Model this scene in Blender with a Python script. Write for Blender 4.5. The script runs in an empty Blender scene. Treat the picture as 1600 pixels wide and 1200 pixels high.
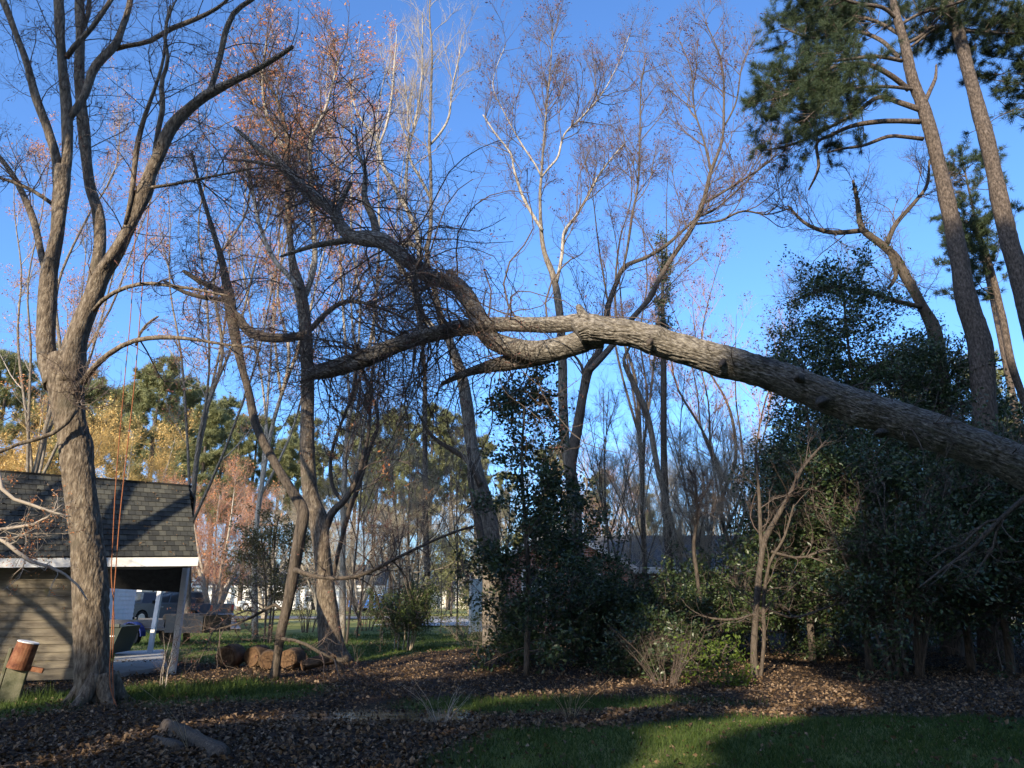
import bpy, math, random
import numpy as np
from mathutils import Vector, Matrix

# ------------------------------------------------------------------ camera, sky, sun, exposure
SC = bpy.context.scene
COL = SC.collection
F_PX, PITCH, CAM_H = 1130.0, math.radians(16.4), 1.6
cam_d = bpy.data.cameras.new('camera'); cam = bpy.data.objects.new('camera', cam_d); COL.objects.link(cam)
cam_d.sensor_width = 36; cam_d.lens = 36 * F_PX / 1600
cam_d.clip_start = 0.1; cam_d.clip_end = 3000
cam.location = (0, 0, CAM_H); cam.rotation_euler = (math.radians(90) + PITCH, 0, 0)
SC.camera = cam
SUN_EL = math.radians(23); LX, LY = 0.42, 0.907            # light travels towards +x and away from the camera
world = bpy.data.worlds.new('World'); SC.world = world; world.use_nodes = True
wn = world.node_tree; wn.nodes.clear()
sky = wn.nodes.new('ShaderNodeTexSky'); sky.sky_type = 'NISHITA'; sky.sun_disc = False
sky.sun_elevation = SUN_EL; sky.sun_rotation = math.atan2(-LX, -LY)
sky.air_density = 1.0; sky.dust_density = 2.0; sky.ozone_density = 8.5
bg = wn.nodes.new('ShaderNodeBackground'); bg.inputs[1].default_value = 0.15
wo = wn.nodes.new('ShaderNodeOutputWorld')
wn.links.new(sky.outputs[0], bg.inputs[0]); wn.links.new(bg.outputs[0], wo.inputs[0])
sd = bpy.data.lights.new('sun', 'SUN'); sun = bpy.data.objects.new('sun', sd); COL.objects.link(sun)
sd.energy = 3.2; sd.angle = math.radians(0.5); sd.color = (1.0, 0.86, 0.66)
_d = Vector((LX * math.cos(SUN_EL), LY * math.cos(SUN_EL), -math.sin(SUN_EL)))
sun.rotation_euler = _d.to_track_quat('-Z', 'Y').to_euler(); sun.location = (-20, -40, 30)
SC.view_settings.view_transform = 'Standard'; SC.view_settings.look = 'None'
SC.view_settings.exposure = 1.32; SC.view_settings.gamma = 1
try: SC.view_settings.use_curve_mapping = False
except Exception: pass
SC.cycles.max_bounces = 5; SC.cycles.diffuse_bounces = 3; SC.cycles.transparent_max_bounces = 4

rng = np.random.default_rng(7); random.seed(7)
SP, CP = math.sin(PITCH), math.cos(PITCH)

# ------------------------------------------------------------------ helpers
def at(px, py, Y):
    """world point at distance Y along the photo's ray (px,py in 1600x1200)"""
    dx = (px - 800) / F_PX; dz = -(py - 600) / F_PX
    k = Y / (CP - dz * SP)
    return np.array([dx * k, Y, CAM_H + (SP + dz * CP) * k])
def gnd(px, py, z=0.0):
    dx = (px - 800) / F_PX; dz = -(py - 600) / F_PX
    k = (z - CAM_H) / (SP + dz * CP)
    return np.array([dx * k, (CP - dz * SP) * k, z])
def wid(w, px, py, Y):
    dz = -(py - 600) / F_PX
    return w / F_PX * Y / (CP - dz * SP)
def N3(v): return v / np.maximum(np.linalg.norm(v, axis=-1, keepdims=True), 1e-9)
def vnoise(x, y, seed=0):
    """2-d value noise, smooth, numpy"""
    xi = np.floor(x).astype(np.int64); yi = np.floor(y).astype(np.int64)
    xf = x - xi; yf = y - yi
    def h(a, b):
        n = (a * 374761393 + b * 668265263 + seed * 1442695041) & 0x7fffffff
        n = ((n ^ (n >> 13)) * 1274126177) & 0x7fffffff
        return ((n ^ (n >> 16)) & 0xffff) / 65535.0
    u = xf * xf * (3 - 2 * xf); v = yf * yf * (3 - 2 * yf)
    return (h(xi, yi) * (1 - u) + h(xi + 1, yi) * u) * (1 - v) + (h(xi, yi + 1) * (1 - u) + h(xi + 1, yi + 1) * u) * v

def ground_z(x, y):
    x = np.asarray(x, float); y = np.asarray(y, float)
    z = (vnoise(x / 3.1 + 9, y / 3.1, 1) - .5) * .16 + (vnoise(x / .9, y / .9, 2) - .5) * .05
    z = z * np.clip((60 - y) / 30, 0.05, 1)
    pm = np.exp(-(np.abs((x + 2.0) / 2.3) ** 3 + np.abs((y - 11.4) / 1.1) ** 3)); z = z * (1 - pm) - .10 * pm      # hollow of the puddle
    z += .10 * np.exp(-(((x - 4.) / 4) ** 2 + ((y - 8) / 3) ** 2))
    return z

ORG = {}
def link(o, parent=None, kind=None, origin=None):
    COL.objects.link(o)
    if parent is not None: o.parent = parent; ORG[o.name] = ORG.get(parent.name, np.zeros(3))
    elif origin is not None: ORG[o.name] = np.array(origin, float)
    if kind: o['kind'] = kind
    return o
def thing(name, label, cat, loc=(0, 0, 0), group=None):
    o = bpy.data.objects.new(name, None); o.empty_display_size = .3
    COL.objects.link(o); o.location = tuple(float(c) for c in loc)
    ORG[o.name] = np.array(loc, float)
    o['label'] = label; o['category'] = cat
    if group: o['group'] = group
    return o
def tag(o, label, cat, group=None, kind=None):
    o['label'] = label; o['category'] = cat
    if group: o['group'] = group
    if kind: o['kind'] = kind
    return o
def mesh(name, V, F, mat, parent=None, kind=None, smooth=False, F3=None, mats=None, local=False):
    """V (n,3); F (m,4) quads ; F3 (k,3) tris"""
    V = np.asarray(V, np.float32).reshape(-1, 3)
    if parent is not None and not local: V = V - ORG[parent.name].astype(np.float32)
    me = bpy.data.meshes.new(name)
    F = np.zeros((0, 4), np.int32) if F is None else np.asarray(F, np.int32).reshape(-1, 4)
    F3 = np.zeros((0, 3), np.int32) if F3 is None else np.asarray(F3, np.int32).reshape(-1, 3)
    nl = F.size + F3.size
    me.vertices.add(len(V)); me.vertices.foreach_set('co', V.ravel())
    me.loops.add(nl); me.loops.foreach_set('vertex_index', np.concatenate([F.ravel(), F3.ravel()]))
    me.polygons.add(len(F) + len(F3))
    st = np.concatenate([np.arange(len(F)) * 4, F.size + np.arange(len(F3)) * 3]).astype(np.int32)
    me.polygons.foreach_set('loop_start', st)
    me.update(calc_edges=True)
    if smooth: me.polygons.foreach_set('use_smooth', np.ones(len(me.polygons), bool))
    me.materials.append(mat)
    o = bpy.data.objects.new(name, me)
    return link(o, parent, kind)

class MB:
    """collects boxes, prisms, cylinders into one mesh"""
    def __init__(s): s.v = []; s.f = []
    def add(s, vs, fs):
        b = len(s.v); s.v += [tuple(map(float, v)) for v in vs]; s.f += [tuple(b + i for i in f) for f in fs]; return s
    def box(s, x0, x1, y0, y1, z0, z1, M=None, bev=0.0):
        b = min(bev, (x1 - x0) / 3, (y1 - y0) / 3, (z1 - z0) / 3)
        if b <= 0:
            vs = [(x, y, z) for x in (x0, x1) for y in (y0, y1) for z in (z0, z1)]
            fs = [(0, 1, 3, 2), (4, 6, 7, 5), (0, 4, 5, 1), (2, 3, 7, 6), (0, 2, 6, 4), (1, 5, 7, 3)]
        else:
            import bmesh
            bm = bmesh.new(); bmesh.ops.create_cube(bm, size=1)
            for v in bm.verts: v.co = Vector(((x0 + x1) / 2 + v.co.x * (x1 - x0), (y0 + y1) / 2 + v.co.y * (y1 - y0), (z0 + z1) / 2 + v.co.z * (z1 - z0)))
            bmesh.ops.bevel(bm, geom=bm.edges[:], offset=b, segments=1, affect='EDGES')
            bm.verts.index_update(); vs = [v.co[:] for v in bm.verts]; fs = [tuple(v.index for v in f.verts) for f in bm.faces]; bm.free()
        if M is not None: vs = [tuple(M @ Vector(v)) for v in vs]
        return s.add(vs, fs)
    def hexa(s, pts):      # 8 points: bottom 4 ccw, top 4 ccw
        return s.add(pts, [(3, 2, 1, 0), (4, 5, 6, 7), (0, 1, 5, 4), (1, 2, 6, 5), (2, 3, 7, 6), (3, 0, 4, 7)])
    def prism(s, prof, y0, y1, M=None, inset=0.0):   # profile (x,z) swept along y
        n = len(prof); vs = [(x, y0, z) for x, z in prof] + [(x, y1, z) for x, z in prof]
        fs = [tuple(range(n)), tuple(range(2 * n - 1, n - 1, -1))] + [(i, i + n, (i + 1) % n + n, (i + 1) % n) for i in range(n)]
        if M is not None: vs = [tuple(M @ Vector(v)) for v in vs]
        return s.add(vs, fs)
    def cyl(s, c, r, h, axis='z', n=20, r2=None):
        r2 = r if r2 is None else r2; vs = []
        for k, (rr, d) in enumerate(((r, 0), (r2, h))):
            for i in range(n):
                a = 2 * math.pi * i / n; ca, sa = rr * math.cos(a), rr * math.sin(a)
                vs.append({'z': (c[0] + ca, c[1] + sa, c[2] + d), 'y': (c[0] + ca, c[1] + d, c[2] + sa), 'x': (c[0] + d, c[1] + ca, c[2] + sa)}[axis])
        return s.add(vs, [tuple(range(n)), tuple(range(2 * n - 1, n - 1, -1))] + [(i, (i + 1) % n, (i + 1) % n + n, i + n) for i in range(n)])
    def build(s, name, mat, parent=None, kind=None, smooth=False, local=False):
        me = bpy.data.meshes.new(name)
        vs = np.array(s.v)
        if parent is not None and not local: vs = vs - ORG[parent.name]
        me.from_pydata([tuple(v) for v in vs], [], s.f); me.update()
        import bmesh
        bm = bmesh.new(); bm.from_mesh(me); bmesh.ops.recalc_face_normals(bm, faces=bm.faces[:]); bm.to_mesh(me); bm.free()
        if smooth: me.polygons.foreach_set('use_smooth', np.ones(len(me.polygons), bool))
        me.materials.append(mat)
        return link(bpy.data.objects.new(name, me), parent, kind)

# ------------------------------------------------------------------ materials
MATS = {}
def mat(name, cols, scale=4.0, rough=.85, bump=.0, bscale=20., island=0.0, stretch=(1, 1, 1), rot=0.0, detail=5, spec=.25, trans=0.0, metal=0.0, blotch=None):
    """cols: list of colours run through object-space noise; island: weight of per-piece random value"""
    if name in MATS: return MATS[name]
    m = bpy.data.materials.new(name); m.use_nodes = True; nt = m.node_tree; nt.nodes.clear(); L = nt.links.new
    out = nt.nodes.new('ShaderNodeOutputMaterial'); b = nt.nodes.new('ShaderNodeBsdfPrincipled')
    tc = nt.nodes.new('ShaderNodeTexCoord'); mp = nt.nodes.new('ShaderNodeMapping'); mp.vector_type = 'TEXTURE'; mp.inputs['Scale'].default_value = tuple(1 / q for q in stretch); mp.inputs['Rotation'].default_value = (0, rot, 0)
    L(tc.outputs['Object'], mp.inputs[0])
    nz = nt.nodes.new('ShaderNodeTexNoise'); nz.inputs['Scale'].default_value = scale; nz.inputs['Detail'].default_value = detail; nz.inputs['Roughness'].default_value = .6
    L(mp.outputs[0], nz.inputs[0]); fac = nz.outputs[0]
    if island > 0:
        g = nt.nodes.new('ShaderNodeNewGeometry'); mx = nt.nodes.new('ShaderNodeMix'); mx.inputs[0].default_value = island
        L(fac, mx.inputs[2]); L(g.outputs['Random Per Island'], mx.inputs[3]); fac = mx.outputs[0]
    cr = nt.nodes.new('ShaderNodeValToRGB'); lo, hi = (.32, .68) if island < .5 else (.08, .92)
    els = cr.color_ramp.elements
    while len(els) < len(cols): els.new(.5)
    for i, c in enumerate(cols): els[i].position = lo + (hi - lo) * i / max(1, len(cols) - 1); els[i].color = (*c, 1)
    L(fac, cr.inputs[0]); colo = cr.outputs[0]
    if blotch:
        n2 = nt.nodes.new('ShaderNodeTexNoise'); n2.inputs['Scale'].default_value = blotch[1]; n2.inputs['Detail'].default_value = 6
        L(tc.outputs['Object'], n2.inputs[0]); r2 = nt.nodes.new('ShaderNodeValToRGB'); r2.color_ramp.elements[0].position = blotch[2]; r2.color_ramp.elements[1].position = blotch[2] + .12
        L(n2.outputs[0], r2.inputs[0]); m2 = nt.nodes.new('ShaderNodeMix'); m2.data_type = 'RGBA'
        L(r2.outputs[0], m2.inputs[0]); L(colo, m2.inputs[6]); m2.inputs[7].default_value = (*blotch[0], 1); colo = m2.outputs[2]
    L(colo, b.inputs['Base Color']); b.inputs['Roughness'].default_value = rough; b.inputs['Metallic'].default_value = metal
    b.inputs['Specular IOR Level'].default_value = spec
    if bump > 0:
        bn = nt.nodes.new('ShaderNodeTexNoise'); bn.inputs['Scale'].default_value = bscale; bn.inputs['Detail'].default_value = 6
        L(mp.outputs[0], bn.inputs[0]); bp = nt.nodes.new('ShaderNodeBump'); bp.inputs['Strength'].default_value = bump; bp.inputs['Distance'].default_value = .03
        L(bn.outputs[0], bp.inputs['Height']); L(bp.outputs[0], b.inputs['Normal'])
    if trans > 0:
        t = nt.nodes.new('ShaderNodeBsdfTranslucent'); L(colo, t.inputs[0]); ms = nt.nodes.new('ShaderNodeMixShader'); ms.inputs[0].default_value = trans
        L(b.outputs[0], ms.inputs[1]); L(t.outputs[0], ms.inputs[2]); L(ms.outputs[0], out.inputs[0])
    else: L(b.outputs[0], out.inputs[0])
    MATS[name] = m; return m
def plain(name, c, rough=.6, metal=0, spec=.4, var=.12):
    c2 = tuple(max(0, x * (1 - var)) for x in c); return mat(name, [c2, c], 6., rough, .05, 30, spec=spec, metal=metal)

M_bark_maple = mat('bark_maple', [(.055, .042, .03), (.155, .12, .085), (.28, .235, .175)], 13.0, .9, 1., 20., detail=10, stretch=(1.7, 1.7, .55), blotch=((.10, .085, .06), 1.3, .58))
M_bark_lean = mat('bark_lean', [(.06, .052, .044), (.20, .178, .15), (.40, .37, .32)], 17.0, .92, 1., 22., detail=9, rot=math.radians(20), stretch=(.9, 2.4, 2.4), blotch=((.09, .08, .07), 2.1, .60))
M_bark_grey = mat('bark_grey', [(.05, .04, .03), (.15, .12, .093)], 12.0, .9, .8, 18., detail=9, stretch=(3, 3, .6))
M_bark_pale = mat('bark_pale', [(.17, .145, .11), (.36, .31, .24), (.50, .45, .37)], 7.0, .85, .5, 24., stretch=(3, 3, .6))
M_bark_mid = mat('bark_mid', [(.07, .055, .04), (.18, .148, .11), (.30, .255, .195)], 9., .9, .7, 24., stretch=(3, 3, .6))
M_bark_pine = mat('bark_pine', [(.035, .028, .023), (.10, .077, .06), (.19, .15, .12)], 12.0, .93, 1., 16., detail=9, stretch=(1.8, 1.8, .8))
M_twig = mat('twig_dark', [(.10, .065, .05), (.17, .14, .115)], 2.0, .9, island=.6)
M_twig_pale = mat('twig_pale', [(.25, .21, .17), (.45, .39, .32)], 2.0, .9, island=.6)
M_twig_gold = mat('twig_gold', [(.34, .20, .06), (.55, .36, .12), (.62, .46, .2)], 1.0, .9, island=.7)
M_twig_pink = mat('twig_pink', [(.30, .15, .10), (.48, .27, .19), (.5, .36, .26)], 1.0, .9, island=.7)
M_twig_tan = mat('twig_tan', [(.22, .17, .11), (.38, .31, .22), (.46, .40, .3)], 1.0, .9, island=.7)
M_bud = mat('red_buds', [(.42, .13, .06), (.66, .28, .11), (.74, .40, .19)], 1.0, .8, island=.8, trans=.35)
M_bud_dark = mat('brown_seed_clusters', [(.12, .05, .04), (.26, .12, .09)], 1.0, .8, island=.8, trans=.2)
M_holly = mat('holly_leaf', [(.012, .026, .008), (.030, .055, .018), (.065, .095, .03), (.10, .125, .045)], .7, .4, island=.7, spec=.5, trans=.12)
M_shrub = mat('shrub_leaf', [(.03, .05, .012), (.07, .10, .025), (.12, .15, .04)], 1.0, .5, island=.8, spec=.45, trans=.2)
M_bright = mat('bright_leaf', [(.07, .11, .015), (.14, .20, .03)], 1.0, .5, island=.8, trans=.3)
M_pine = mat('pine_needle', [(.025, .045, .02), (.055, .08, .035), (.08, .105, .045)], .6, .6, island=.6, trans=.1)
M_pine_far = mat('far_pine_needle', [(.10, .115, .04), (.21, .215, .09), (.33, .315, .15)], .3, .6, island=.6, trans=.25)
M_litter = mat('leaf_litter', [(.03, .018, .010), (.10, .06, .032), (.18, .115, .062), (.33, .235, .15)], 1.0, .75, island=.75, spec=.3)
M_grass = mat('grass_blade', [(.025, .05, .012), (.06, .10, .02), (.12, .15, .03)], .8, .7, island=.5, trans=.25)
M_straw = mat('dry_grass', [(.30, .23, .13), (.45, .36, .22)], 1.0, .8, island=.7, trans=.2)
M_white = mat('white_paint', [(.66, .65, .62), (.80, .79, .76)], 3., .6, .05, 30., blotch=((.42, .40, .36), 7., .66))
M_wood = mat('weathered_board', [(.10, .082, .06), (.175, .148, .108), (.24, .205, .145)], 2.5, .85, .25, 30., stretch=(.5, 2, 5), blotch=((.30, .25, .08), 1.1, .62))
M_shingle = mat('asphalt_shingle', [(.055, .06, .058), (.10, .11, .10), (.17, .175, .155)], 30., .95, .3, 90., island=0)
M_roofgrey = mat('grey_roof', [(.06, .06, .062), (.12, .12, .12)], 8., .9, .2, 40.)
M_roofdark = mat('roof_deck', [(.02, .02, .02), (.04, .04, .04)], 8., .9)
M_tyre = plain('tyre_rubber', (.02, .02, .02), .8)
M_rim = plain('grey_rim', (.45, .45, .46), .35, .6)
M_glass = mat('window_glass', [(.03, .04, .05), (.05, .06, .07)], 1., .08, spec=.8)
M_concrete = mat('concrete', [(.30, .29, .27), (.42, .41, .38)], 3., .9, .15, 30.)
M_rust = mat('rusty_steel', [(.10, .035, .02), (.20, .08, .04), (.27, .13, .07)], 9., .8, .25, 40.)
M_rope = mat('orange_rope', [(.26, .09, .04), (.38, .15, .065)], 40., .8, .3, 200.)
M_log = mat('cut_log', [(.07, .045, .028), (.19, .12, .07)], 6., .9, .3, 30.)
M_logend = mat('log_end', [(.08, .045, .026), (.20, .12, .065)], 16., .9, .2, 60.)

# island-varied shingles: colour by object random, since every tab is an object
def shingle_mat():
    m = bpy.data.materials.new('roof_tab'); m.use_nodes = True; nt = m.node_tree; b = nt.nodes['Principled BSDF']; L = nt.links.new
    oi = nt.nodes.new('ShaderNodeObjectInfo'); g = nt.nodes.new('ShaderNodeNewGeometry'); ad = nt.nodes.new('ShaderNodeMath'); ad.operation = 'ADD'
    fr = nt.nodes.new('ShaderNodeMath'); fr.operation = 'FRACT'
    L(oi.outputs['Random'], ad.inputs[0]); L(g.outputs['Random Per Island'], ad.inputs[1]); L(ad.outputs[0], fr.inputs[0])
    cr = nt.nodes.new('ShaderNodeValToRGB'); cr.color_ramp.elements[0].color = (.034, .035, .031, 1); cr.color_ramp.elements[1].color = (.115, .112, .088, 1)
    e = cr.color_ramp.elements.new(.5); e.color = (.056, .057, .049, 1)
    tc = nt.nodes.new('ShaderNodeTexCoord'); nz = nt.nodes.new('ShaderNodeTexNoise'); nz.inputs['Scale'].default_value = 45
    L(tc.outputs['Object'], nz.inputs[0]); mx = nt.nodes.new('ShaderNodeMix'); mx.data_type = 'RGBA'; mx.blend_type = 'MULTIPLY'; mx.inputs[0].default_value = .6
    L(fr.outputs[0], cr.inputs[0]); L(cr.outputs[0], mx.inputs[6]); L(nz.outputs[0], mx.inputs[7])
    L(mx.outputs[2], b.inputs['Base Color']); b.inputs['Roughness'].default_value = .95; return m
M_tab = shingle_mat()
def brick_mat():
    m = bpy.data.materials.new('red_brick'); m.use_nodes = True; nt = m.node_tree; b = nt.nodes['Principled BSDF']; L = nt.links.new
    tc = nt.nodes.new('ShaderNodeTexCoord'); sp = nt.nodes.new('ShaderNodeSeparateXYZ'); L(tc.outputs['Object'], sp.inputs[0])
    ad = nt.nodes.new('ShaderNodeMath'); L(sp.outputs[0], ad.inputs[0]); L(sp.outputs[1], ad.inputs[1])
    cb = nt.nodes.new('ShaderNodeCombineXYZ'); L(ad.outputs[0], cb.inputs[0]); L(sp.outputs[2], cb.inputs[1])
    br = nt.nodes.new('ShaderNodeTexBrick'); L(cb.outputs[0], br.inputs[0]); br.inputs['Scale'].default_value = 1
    br.inputs['Brick Width'].default_value = .21; br.inputs['Row Height'].default_value = .075; br.inputs['Mortar Size'].default_value = .008
    br.inputs['Color1'].default_value = (.22, .075, .05, 1); br.inputs['Color2'].default_value = (.32, .13, .09, 1); br.inputs['Mortar'].default_value = (.38, .34, .30, 1)
    L(br.outputs[0], b.inputs['Base Color']); b.inputs['Roughness'].default_value = .9
    bp = nt.nodes.new('ShaderNodeBump'); bp.inputs['Strength'].default_value = .4; bp.inputs['Distance'].default_value = .01; L(br.outputs['Fac'], bp.inputs['Height']); bp.invert = True
    L(bp.outputs[0], b.inputs['Normal']); return m
M_brick = brick_mat()

# ------------------------------------------------------------------ tubes, growth, foliage
def tubes(P, R, S=4, seedang=None):
    """P (N,K,3), R (N,K) -> V, F"""
    N, K, _ = P.shape
    if N == 0: return np.zeros((0, 3)), np.zeros((0, 4), int)
    T = np.empty_like(P); T[:, 1:-1] = P[:, 2:] - P[:, :-2]; T[:, 0] = P[:, 1] - P[:, 0]; T[:, -1] = P[:, -1] - P[:, -2]; T = N3(T)
    ref = N3(np.array([[.13, .97, .21]]) * np.ones((N, 1)))
    ax = N3(P[:, -1] - P[:, 0]); bad = np.abs((ax * ref).sum(-1)) > .85; ref[bad] = N3(np.array([.97, .1, .2]))
    U = N3(np.cross(T, ref[:, None, :])); W = np.cross(T, U)
    a = np.arange(S) * 2 * np.pi / S
    V = P[:, :, None, :] + R[:, :, None, None] * (np.cos(a)[None, None, :, None] * U[:, :, None, :] + np.sin(a)[None, None, :, None] * W[:, :, None, :])
    i = np.arange(N)[:, None, None] * K * S; k = np.arange(K - 1)[None, :, None] * S; s = np.arange(S)[None, None, :]; s2 = (s + 1) % S
    F = np.stack([i + k + s, i + k + s2, i + k + S + s2, i + k + S + s], -1).reshape(-1, 4)
    return V.reshape(-1, 3), F
def catmull(pts, n):
    """pts (m,d) -> resampled smooth (n,d)"""
    pts = np.asarray(pts, float); m = len(pts)
    seg = np.linalg.norm(np.diff(pts[:, :3], axis=0), axis=1); cum = np.concatenate([[0], np.cumsum(seg)]); s = np.linspace(0, cum[-1], n)
    out = np.empty((n, pts.shape[1])); idx = np.clip(np.searchsorted(cum, s, side='right') - 1, 0, m - 2)
    for j in range(n):
        i = idx[j]; t = (s[j] - cum[i]) / max(seg[i], 1e-9)
        p0 = pts[max(i - 1, 0)]; p1 = pts[i]; p2 = pts[i + 1]; p3 = pts[min(i + 2, m - 1)]
        out[j] = .5 * ((2 * p1) + (-p0 + p2) * t + (2 * p0 - 5 * p1 + 4 * p2 - p3) * t * t + (-p0 + 3 * p1 - 3 * p2 + p3) * t ** 3)
    return out
def trace(pts, Y, Y1=None, n=None):
    """pts: (px,py,width_px[,Y]) in photo pixels -> (K,4) world points + radius"""
    m = len(pts); q = []
    for i, p in enumerate(pts):
        y = p[3] if len(p) > 3 else Y + ((Y1 if Y1 is not None else Y) - Y) * i / max(1, m - 1)
        w = at(p[0], p[1], y); q.append([*w, wid(p[2], p[0], p[1], y) / 2])
    q = np.array(q)
    if n is None:
        Ls = np.linalg.norm(np.diff(q[:, :3], axis=0), axis=1).sum(); n = int(np.clip(Ls / .22, 6, 60))
    c = catmull(q, n); c[:, 3] = np.maximum(c[:, 3], .002); return c
def limb_mesh(q, S=14, rough=.06, furrow=0.0, fs=9, dens=1, wob=1.0, close=True, knots=()):
    """single limb with gnarly surface; q (K,4)"""
    if furrow > 0 or dens > 1:
        q = catmull(q, int(len(q) * dens))
    K = len(q); P = q[None, :, :3]; R = q[None, :, 3]
    jit = (vnoise(np.arange(K) * .7 * .22 / 1 + q[0, 0] * 3, np.zeros(K) + q[0, 2], 5) - .5)
    R = R * (1 + jit * rough * 2)
    V, F = tubes(P, R, S); V = V.reshape(K, S, 3); C = P[0][:, None, :]
    D = V - C
    ang = np.arange(S) * 2 * np.pi / S; s = np.concatenate([[0], np.cumsum(np.linalg.norm(np.diff(P[0], axis=0), axis=1))])
    A, Sg = np.meshgrid(ang, s)
    # periodic coordinates on a circle
    cx, cy = np.cos(A), np.sin(A)
    lob = (vnoise(cx * 1.3 + 7 + Sg * .6, cy * 1.3 + Sg * 1.1, 3) - .5) * 2 * rough * 1.6 + (vnoise(cx * 2.8 + Sg * 2.2, cy * 2.8 - Sg * 1.7, 8) - .5) * rough
    d = 1 + lob
    if furrow > 0:
        w = A / (2 * np.pi) * fs + (vnoise(Sg * 3.1, A / (2 * np.pi) * 8, 4) - .5) * 1.3
        n1 = np.abs(vnoise(w * 2.2, Sg * 5., 6) - .5) * 2; n2 = np.abs(vnoise(w * 4.6 + 3, Sg * 11., 7) - .5) * 2
        wl = np.minimum(1, np.minimum(A, 2 * np.pi - A) / .25)
        d += (-(1 - n1) ** 3 * .9 + n2 * .35) * furrow / np.maximum(R[0][:, None], .05) * wl
    for (ks, ka, kr, kh) in knots:
        dd = ((Sg - ks) / kr) ** 2 + ((np.angle(np.exp(1j * (A - ka)))) * R[0][:, None] / kr) ** 2
        d += kh / np.maximum(R[0][:, None], .05) * np.exp(-dd)
    V = C + D * d[:, :, None]
    V = V.reshape(-1, 3)
    if close:
        V = np.concatenate([V, P[0][:1] , P[0][-1:] + (P[0][-1:] - P[0][-2:-1]) * .3]); n0 = K * S
        b = (K - 1) * S
        F3 = np.array([[n0, (i + 1) % S, i] for i in range(S)] + [[n0 + 1, b + i, b + (i + 1) % S] for i in range(S)])
    else: F3 = np.zeros((0, 3), int)
    return V, F, F3
def add_limb(name, q, m, parent, S=14, rough=.06, furrow=0, fs=9, dens=1, knots=(), smooth=True, kind=None):
    V, F, F3 = limb_mesh(q, S, rough, furrow, fs, dens, knots=knots)
    return mesh(name, V, F, m, parent, kind, smooth, F3)
def grow(Ps, n, length, ang=(35, 70), up=.25, wig=.18, K=5, tmin=.2, tmax=1., rmax=.03, rk=.010, rtip=.35, taper_t=.5, rg=None, flat=0., drift=(0, 0, 0), rfac=.7):
    """Ps = list of (K,4) arrays or one (N,K,4) array. Returns (M,K,4) children"""
    rg = rg or rng
    if isinstance(Ps, np.ndarray): Pl = Ps; Kp = Pl.shape[1]
    else: Kp = 12; Pl = np.stack([catmull(p, Kp) if len(p) != Kp else p for p in Ps])
    seg = np.linalg.norm(np.diff(Pl[:, :, :3], axis=1), axis=2).sum(1); w = seg / seg.sum()
    idx = rg.choice(len(Pl), n, p=w); t = tmin + (tmax - tmin) * rg.random(n) ** .8
    f = t * (Kp - 1); i = np.minimum(f.astype(int), Kp - 2); fr = (f - i)[:, None]
    B = Pl[idx, i] * (1 - fr) + Pl[idx, i + 1] * fr
    T = N3(Pl[idx, i + 1, :3] - Pl[idx, i, :3])
    rv = rg.normal(size=(n, 3)); rv[:, 2] *= (1 - flat); p = N3(rv - (rv * T).sum(1, keepdims=True) * T)
    a = np.radians(rg.uniform(ang[0], ang[1], n))[:, None]
    d = N3(np.cos(a) * T + np.sin(a) * p)
    Lc = length * rg.uniform(.45, 1.25, n) * (1 - taper_t * t)
    out = np.empty((n, K, 4)); out[:, 0] = B; pos = B[:, :3].copy(); st = (Lc / (K - 1))[:, None]
    r0 = np.minimum(np.minimum(B[:, 3] * rfac, rmax), rk * Lc ** .9 + .0015); cw = rg.normal(size=(n, 3)) * wig * .6
    for k in range(1, K):
        cw = cw * .6 + rg.normal(size=(n, 3)) * wig
        d = N3(d + cw + np.array([drift[0], drift[1], up + drift[2]]) * .35)
        pos = pos + d * st; out[:, k, :3] = pos; out[:, k, 3] = r0 * (1 - (1 - rtip) * k / (K - 1))
    out[:, 0, 3] = r0
    return out
def tube_obj(name, arrs, m, parent, S=3, kind='stuff'):
    Vs, Fs, o = [], [], 0
    for A in arrs:
        V, F = tubes(A[:, :, :3], A[:, :, 3], S); Vs.append(V); Fs.append(F + o); o += len(V)
    return mesh(name, np.concatenate(Vs), np.concatenate(Fs), m, parent, kind)
def sample_on(A, n, rg=None, tmin=.2, jit=.0):
    rg = rg or rng
    i = rg.integers(0, len(A), n); K = A.shape[1]; t = (tmin + (1 - tmin) * rg.random(n)) * (K - 1); k = np.minimum(t.astype(int), K - 2); f = (t - k)[:, None]
    P = A[i, k, :3] * (1 - f) + A[i, k + 1, :3] * f; D = N3(A[i, k + 1, :3] - A[i, k, :3])
    return P + rg.normal(size=(n, 3)) * jit, D
def leaves(P, size, rg=None, aspect=.5, droop=0., flatn=0., var=.35, D=None, fold=.25):
    """one folded rhombus (2 tris) a point"""
    rg = rg or rng; n = len(P)
    d = rg.normal(size=(n, 3)); d[:, 2] = d[:, 2] * (1 - flatn) - droop
    if D is not None: d = d * .8 + D * .8
    d = N3(d); r = rg.normal(size=(n, 3)); r[:, 2] += 2 * flatn; s = N3(np.cross(d, r)); up = np.cross(s, d)
    L = size * (1 + (rg.random(n) - .5) * 2 * var)[:, None]
    a = P; b = P + d * L * .5 + s * L * aspect * .5 + up * L * fold * .3; c = P + d * L; e = P + d * L * .5 - s * L * aspect * .5 + up * L * fold * .3
    V = np.stack([a, b, c, e], 1).reshape(-1, 3); k = np.arange(n)[:, None] * 4
    return V, np.concatenate([k + np.array([[0, 1, 2]]), k + np.array([[0, 2, 3]])])
def leaf_obj(name, P, size, m, parent, **k):
    V, F3 = leaves(P, size, **k); return mesh(name, V, None, m, parent, 'stuff', F3=F3)
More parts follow.
